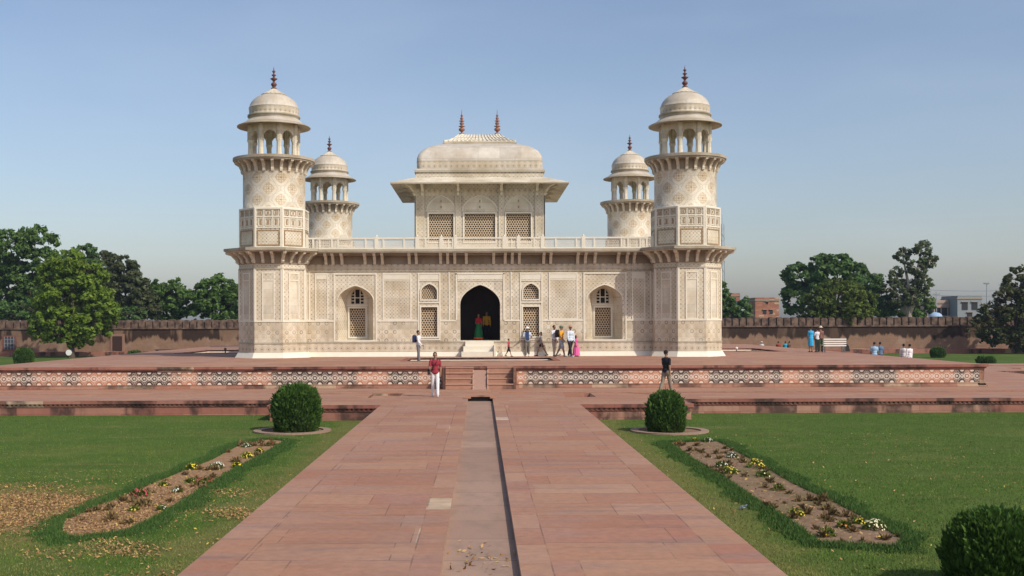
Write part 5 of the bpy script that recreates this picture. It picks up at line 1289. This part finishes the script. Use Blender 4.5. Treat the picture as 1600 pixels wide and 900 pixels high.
        B.ball(wr+dr*.03, .028, DUM, 10, (.8, 1, 1)); cap(B, wr+dr*.02-side_*.015, .02, pal-side_*.022, .018); cap(B, wr+dr*.02+side_*.015, .02, pal+side_*.022, .018)
        inn = Vector((-sx, 0, 0))
        for j, (o_, l_) in enumerate(((-.032, .06), (-.011, .075), (.011, .07), (.031, .055))):
            a_ = pal+side_*o_; b_ = a_+dr*l_*.5+inn*.006; c_ = b_+dr*l_*.42+inn*.018; cap(B, a_, .0095, b_, .009, 8); cap(B, b_, .009, c_, .0078, 8)
        th = wr+dr*.03-side_*.03; cap(B, th, .012, th+dr*.035-side_*.025, .010, 8); cap(B, th+dr*.035-side_*.025, .01, th+dr*.06-side_*.028, .0085, 8)
        hands.append(root.matrix_world)
        if sleeve == 'long': cap(TP, sh, .062*w, elb, .05*w); cap(TP, elb, .05*w, wr-dr*.01, .038)
        elif sleeve == 'short': cap(TP, sh, .056*w, sh+ua*.72, .05*w)
        elif sleeve == 'none': cap(TP, sh, .052, sh+ua*.05, .052)
        if sx == (1 if True else -1): hand_w = wr
        person.wr = getattr(person, 'wr', {}); person.wr[sx] = wr+dr*.07
    # top garment
    TP.ball(waist, .11, DUM, 14, (1.28*w, 1.0*w, 1.2)); TP.ball(chest, .138, DUM, 14, (1.3*w, .93*w, 1.22)); TP.ball(up(.455), .085, DUM, 12, (1.68 if not woman else 1.65, .85, .62)); 
    if shirt_long: TP.ball(up(.02), .125, DUM, 14, (1.36*w, 1.10*w, .95)); cap(TP, up(.03), .122, waist, .115)
    if woman: TP.ball(chest+Vector((-.07, -.08, -.01)), .062, DUM); TP.ball(chest+Vector((.07, -.08, -.01)), .062, DUM)
    mt = lambda nm, c_: plain('%s_%d_%d_%d' % (nm, c_[0]*100, c_[1]*100, c_[2]*100), c_, .85, .12)
    for b_ in (B, TP, BT, SH, HR): b_.v = [p*s for p in b_.v]
    remesh(B, 'body', voxel*s*.75, sk, root, 2)
    o = remesh(TP, top, voxel*s, mt('cloth', topc), root)
    if BT.v: remesh(BT, bottom.replace(' ', '_') if bottom != 'short shorts' else 'shorts', voxel*s, mt('cloth', botc), root)
    remesh(SH, 'shoes', voxel*s*.8, mt('shoe', shoe), root, 2)
    remesh(HR, 'hair', voxel*s*.8, mt('hair', hair), root, 2)
    for sx in (-1, 1):
        e_ = MB(); e_.ball(Vector(hpz((sx*.032, -.085, .005)))*s, .011*s, plain('eye_dark', (.02, .015, .012)), 6, (1.3, .6, .8)); e_.build('eye', root)
    if bottom in ('skirt', 'long skirt', 'dress'):
        zb_ = {'skirt': .42, 'dress': .42, 'long skirt': .07}[bottom]; rb_ = {'skirt': .2, 'dress': .2, 'long skirt': .33}[bottom]; tz = (pel.z+.12)
        k_ = MB(); nn = 40
        prof = [(rb_*.99, zb_), (rb_, zb_+.01), (rb_*.93, zb_+.10), (rb_*.6+.06, (zb_+tz)/2), (.16, pel.z), (.135, tz), (0, tz+.01)]
        if hem: k_.lathe([(r_*s, z_*s) for r_, z_ in prof], nn, None, ribs=9, ribamp=.06, mats=[mt('cloth', hem)]*2+[mt('cloth', botc)]*4)
        else: k_.lathe([(r_*s, z_*s) for r_, z_ in prof], nn, mt('cloth', botc), ribs=9, ribamp=.05)
        k_.build('skirt', root)
    if hat:
        kind, hc_ = hat; q = MB(); c0 = hpz((0, .01, .06))*s
        if kind == 'cap': q.ball(c0, .1*s, mt('cloth', hc_), 14, (.95, 1.1, .85)); f_ = HM @ Vector((0, -.12, .0)); q.ball(c0+f_*s+Vector((0, 0, -.005)), .07*s, mt('cloth', hc_), 12, (1, 1.1, .16))
        else: q.lathe([(.17*s, c0.z-.005), (.17*s, c0.z+.005), (.1*s, c0.z+.015), (.095*s, c0.z+.08*s), (.06*s, c0.z+.11*s), (0, c0.z+.115*s)], 20, mt('cloth', hc_), c0.x, c0.y)
        q.build('hat', root)
    if strap:
        q = MB(); a_ = up(.50)+Vector((.1, -.11, 0)); m1 = up(.3)+Vector((-.02, -.145, 0)); b_ = up(.06)+Vector((-.16, -.12, 0))
        for p_, r_ in ((a_, m1), (m1, b_)): q.tube(p_*s, r_*s, .013*s, .013*s, mt('cloth', strap), 6)
        q.build('strap', root)
    return root, s, up, off
def local(root, p):                                      # person-local point to world
    return Matrix.Translation(root.location) @ Matrix.Rotation(root.rotation_euler.z, 4, 'Z') @ Vector(p)
def bag(label, root, p, size, col, name='shoulder_bag', rz=None):
    c = local(root, p); t = thing(name, label, 'bag', tuple(c), root.rotation_euler.z if rz is None else rz); m = MB(); a, b, h = size; mt = plain('bag_%s' % str(col), col, .7)
    m.prism([(-a, -b), (a, -b), (a*1.05, b), (-a*1.05, b)], -h, h*.6, mt); m.prism([(-a, -b), (a, -b), (a*1.05, b), (-a*1.05, b)], h*.6, h, mt, [(-a*.7, -b*.5), (a*.7, -b*.5), (a*.7, b*.6), (-a*.7, b*.6)]); m.build('pouch', t)
    m = MB(); m.prism([(-a*.7, -b*1.25), (a*.7, -b*1.25), (a*.7, -b), (-a*.7, -b)], -h*.7, h*.2, plain('bag_pocket', (.03, .03, .035))); m.build('pocket', t)
    return t
BLK = (.015, .012, .012); DKH = (.02, .015, .012)
x, y = G(680, 620, 0)
p, s_, up, _ = person('man in a maroon shirt and white trousers walking on the plaza toward the camera', x, y, .004, 1.74, 4, .45, BLK, 'shirt', (.26, .03, .045), 'trousers', (.72, .70, .70), legs=((-8, 6), (14, 4)), arms=((16, 10, 62), (4, 8, 12)), shoe=(.5, .5, .52), voxel=.013, strap=(.04, .02, .02))
bag('small black bag at the hip of the man in maroon', p, (-.24, -.03, .98), (.05, .08, .12), (.02, .02, .025))
x, y = G(1041, 617, 0)
p, s_, up, _ = person('man in a black T-shirt and khaki trousers walking right behind the small bush', x, y, .004, 1.78, 125, .5, BLK, 't_shirt', (.012, .013, .016), 'trousers', (.24, .20, .15), legs=((16, 4), (-14, 10)), arms=((-4, 6, 10), (12, 8, 35)), shoe=(.08, .06, .05), voxel=.013, build=1.05, head=(15, 0))
bag('small black camera case held by the man in black', p, (.22, -.24, .88), (.06, .05, .08), (.02, .02, .02), 'camera_case')
x, y = G(654, 567.5, TI-.13)
p, s_, up, _ = person('person in a white shirt and grey trousers standing at the basin left of the doorway', x, y, TI-.13, 1.58, 80, .5, BLK, 'shirt', (.72, .70, .72), 'trousers', (.17, .17, .18), legs=((4, 0), (-3, 0)), arms=((10, 6, 40), (-6, 6, 20)), sleeve='long', shoe=(.4, .4, .4), voxel=.018)
bag('dark blue backpack on the white shirted person left of the doorway', p, (0, .2, 1.18), (.12, .08, .18), (.02, .03, .09), 'backpack')
def on(px, py): return G(px, py, TI)
x, y = on(795, 557); person('small child in a red shirt and dark shorts walking right of the doorway', x, y, TI, .98, 70, .35, BLK, 'shirt', (.42, .07, .08), 'shorts', (.03, .03, .04), legs=((22, 5), (-20, 12)), arms=((15, 10, 20), (-15, 10, 20)), voxel=.018, build=.95)
x, y = on(824, 556.5); person('man in white sun hat and blue vest facing the camera', x, y, TI, 1.55, 0, .45, BLK, 'shirt', (.55, .60, .68), 'trousers', (.17, .155, .13), legs=((4, 0), (-4, 0)), arms=((20, 14, 95), (20, 14, 95)), sleeve='long', shoe=(.5, .5, .5), hat=('sun', (.7, .68, .62)), voxel=.018); 
q = MB(); q.prism([(-.09, -.14), (.09, -.14), (.09, -.05), (-.09, -.05)], .86, 1.3, plain('vest_blue', (.03, .06, .16))); q.ball((0, -.1, 1.3), .07, plain('vest_blue', 0), 10, (1.25, .8, .6)); q.build('vest', bpy.context.scene.objects[[o.name for o in COL.objects if o.name.startswith('person')][-1]])
x, y = on(846, 556.5); person('girl in a grey top and black shorts striding beside the sun hat man', x, y, TI, 1.34, -80, .5, BLK, 'top', (.33, .31, .30), 'short shorts', (.015, .015, .02), legs=((24, 6), (-24, 8)), arms=((6, 6, 60), (-8, 6, 12)), hairlong=True, woman=True, voxel=.018, sleeve='short', lean=4)
x, y = (866-VX)*59.35/F, 59.35; person('man in a white shirt and beige trousers at the left of the walking group', x, y, TI, 1.66, 40, .3, BLK, 'shirt', (.66, .66, .70), 'trousers', (.45, .39, .32), legs=((6, 2), (-6, 4)), arms=((14, 10, 30), (0, 8, 10)), sleeve='long', voxel=.018)
x, y = (877-VX)*58.9/F, 58.9; p, s_, up, _ = person('man in an orange shirt, green cap and grey shorts in the walking group', x, y, TI, 1.66, 62, .5, BLK, 'shirt', (.72, .33, .03), 'shorts', (.33, .36, .42), legs=((18, 4), (-18, 10)), arms=((12, 8, 30), (-6, 8, 15)), hat=('cap', (.13, .17, .11)), shoe=(.35, .35, .35), voxel=.018, build=1.1)
bag('black backpack worn by the man in orange', p, (0, .22, 1.22), (.13, .09, .2), (.015, .015, .018), 'backpack')
x, y = on(891, 557.5); person('man in light blue shirt, cap and dark trousers striding right of the group', x, y-.1, TI, 1.66, 30, .35, BLK, 'shirt', (.55, .62, .70), 'trousers', (.02, .02, .025), legs=((16, 2), (-18, 6)), arms=((12, 8, 15), (4, 8, 10)), sleeve='long', hat=('cap', (.42, .22, .16)), shoe=(.4, .42, .45), voxel=.018, build=1.08)
x, y = (900.5-VX)*59.1/F, 58.9; person('small girl in a long pink dress behind the striding man', x, y+.3, TI, 1.12, 60, .35, BLK, 'dress_top', (.62, .10, .30), 'long skirt', (.64, .12, .32), arms=((5, 6, 10), (5, 6, 10)), hairlong=True, voxel=.018, woman=False, build=.9)
# couple in the doorway
person('woman in red top and wide green skirt with orange hem standing in the doorway', -.09, CY-HB+1.5, 1.9, 1.46, 0, .35, BLK, 'blouse', (.36, .02, .03), 'long skirt', (.015, .14, .05), arms=((10, 8, 70), (6, 10, 30)), hem=(.7, .09, .03), hairlong=True, woman=True, voxel=.018, shoe=(.3, .03, .03))
person('man in a yellow shirt and dark trousers behind the woman in the doorway', .36, CY-HB+2.0, 1.9, 1.58, 5, .35, BLK, 'shirt', (.5, .27, .02), 'trousers', (.015, .015, .02), sleeve='long', voxel=.018)
# beyond on the right
x, y = G(1267, 550, TI); person('woman in a bright blue dress standing near the white bench', x, y, TI, 1.5, 190, .5, BLK, 'dress_top', (.04, .34, .62), 'dress', (.04, .34, .62), woman=True, voxel=.022, arms=((8, 8, 20), (8, 8, 20)), build=1.15)
x, y = G(1278.5, 550, TI); person('person in a white shirt and dark trousers between blue dress and bench', x, y+.2, TI, 1.42, 200, .4, BLK, 'shirt', (.62, .60, .62), 'trousers', (.03, .035, .03), voxel=.022, arms=((20, 8, 60), (8, 8, 20)))
x, y = G(1289.5, 550, TI); person('person in a brown shirt and pale sun hat beside the bench', x, y+.9, TI, 1.5, 190, .4, BLK, 'shirt', (.22, .10, .08), 'trousers', (.03, .06, .03), hat=('sun', (.6, .52, .42)), voxel=.022)
X, Z = P(1323, 545, 67); t = thing('rucksack', 'black rucksack standing by the right end of the white bench', 'bag', (X, 67, TI)); m = MB(); m.prism([(-.17, -.12), (.17, -.12), (.17, .12), (-.17, .12)], 0, .35, plain('bag_black', (.02, .02, .02)), [(-.1, -.08), (.1, -.08), (.1, .08), (-.1, .08)]); m.ball((0, 0, .34), .11, plain('bag_black', 0), 10); m.build('pouch', t)
for (px, hy_, c_, lab, D) in ((1366, 534, (.28, .45, .62), 'person in a light blue shirt standing below the terrace edge', 66), (1375, 535, (.10, .16, .26), 'person in a darker blue shirt half hidden behind the light blue one', 66.5)):
    person(lab, (px-VX)*D/F, D, .004, 1.62, 170, .35, BLK, 'shirt', c_, 'trousers', (.05, .05, .06), voxel=.022, build=1.15)
for (px, c_, lab, D, b_, yw) in ((1412, (.62, .60, .60), 'person in white shirt and dark trousers beside the one dressed all in white', 63.2, 'trousers', 150), (1421, (.72, .70, .72), 'person dressed all in white walking below the right terrace edge', 62.5, 'trousers', 200)):
    person(lab, (px-VX)*D/F, D, .004, 1.58, yw, .35, BLK, 'shirt', c_, b_, (.04, .04, .04) if px < 1415 else (.68, .66, .68), voxel=.022, sleeve='long', legs=((10, 2), (-10, 6)))
for (px, c_, lab, ht) in ((1190, (.62, .60, .58), 'person in white with a white cap sitting at the foot of the far wall', ('cap', (.7, .7, .7))), (1216, (.30, .06, .03), 'person in dark red and orange sitting at the foot of the far wall', None), (1227, (.04, .32, .48), 'person in turquoise sitting beside another at the foot of the far wall', None), (1233, (.12, .07, .06), 'dark haired person in brown sitting right of the turquoise one', None)):
    D = 116.2
    person(lab, P(px, 503, D)[0], D, -.12, 1.72, 180+random.uniform(-30, 30), .3, BLK, 'shirt', c_, 'trousers', (.1, .09, .09) if px > 1200 else (.55, .53, .5), seated=True, legs=((84, 60), (78, 70)), arms=((25, 8, 40), (25, 8, 40)), voxel=.03, hat=ht, sleeve='long', build=1.15)
print('objects', len(bpy.data.objects))
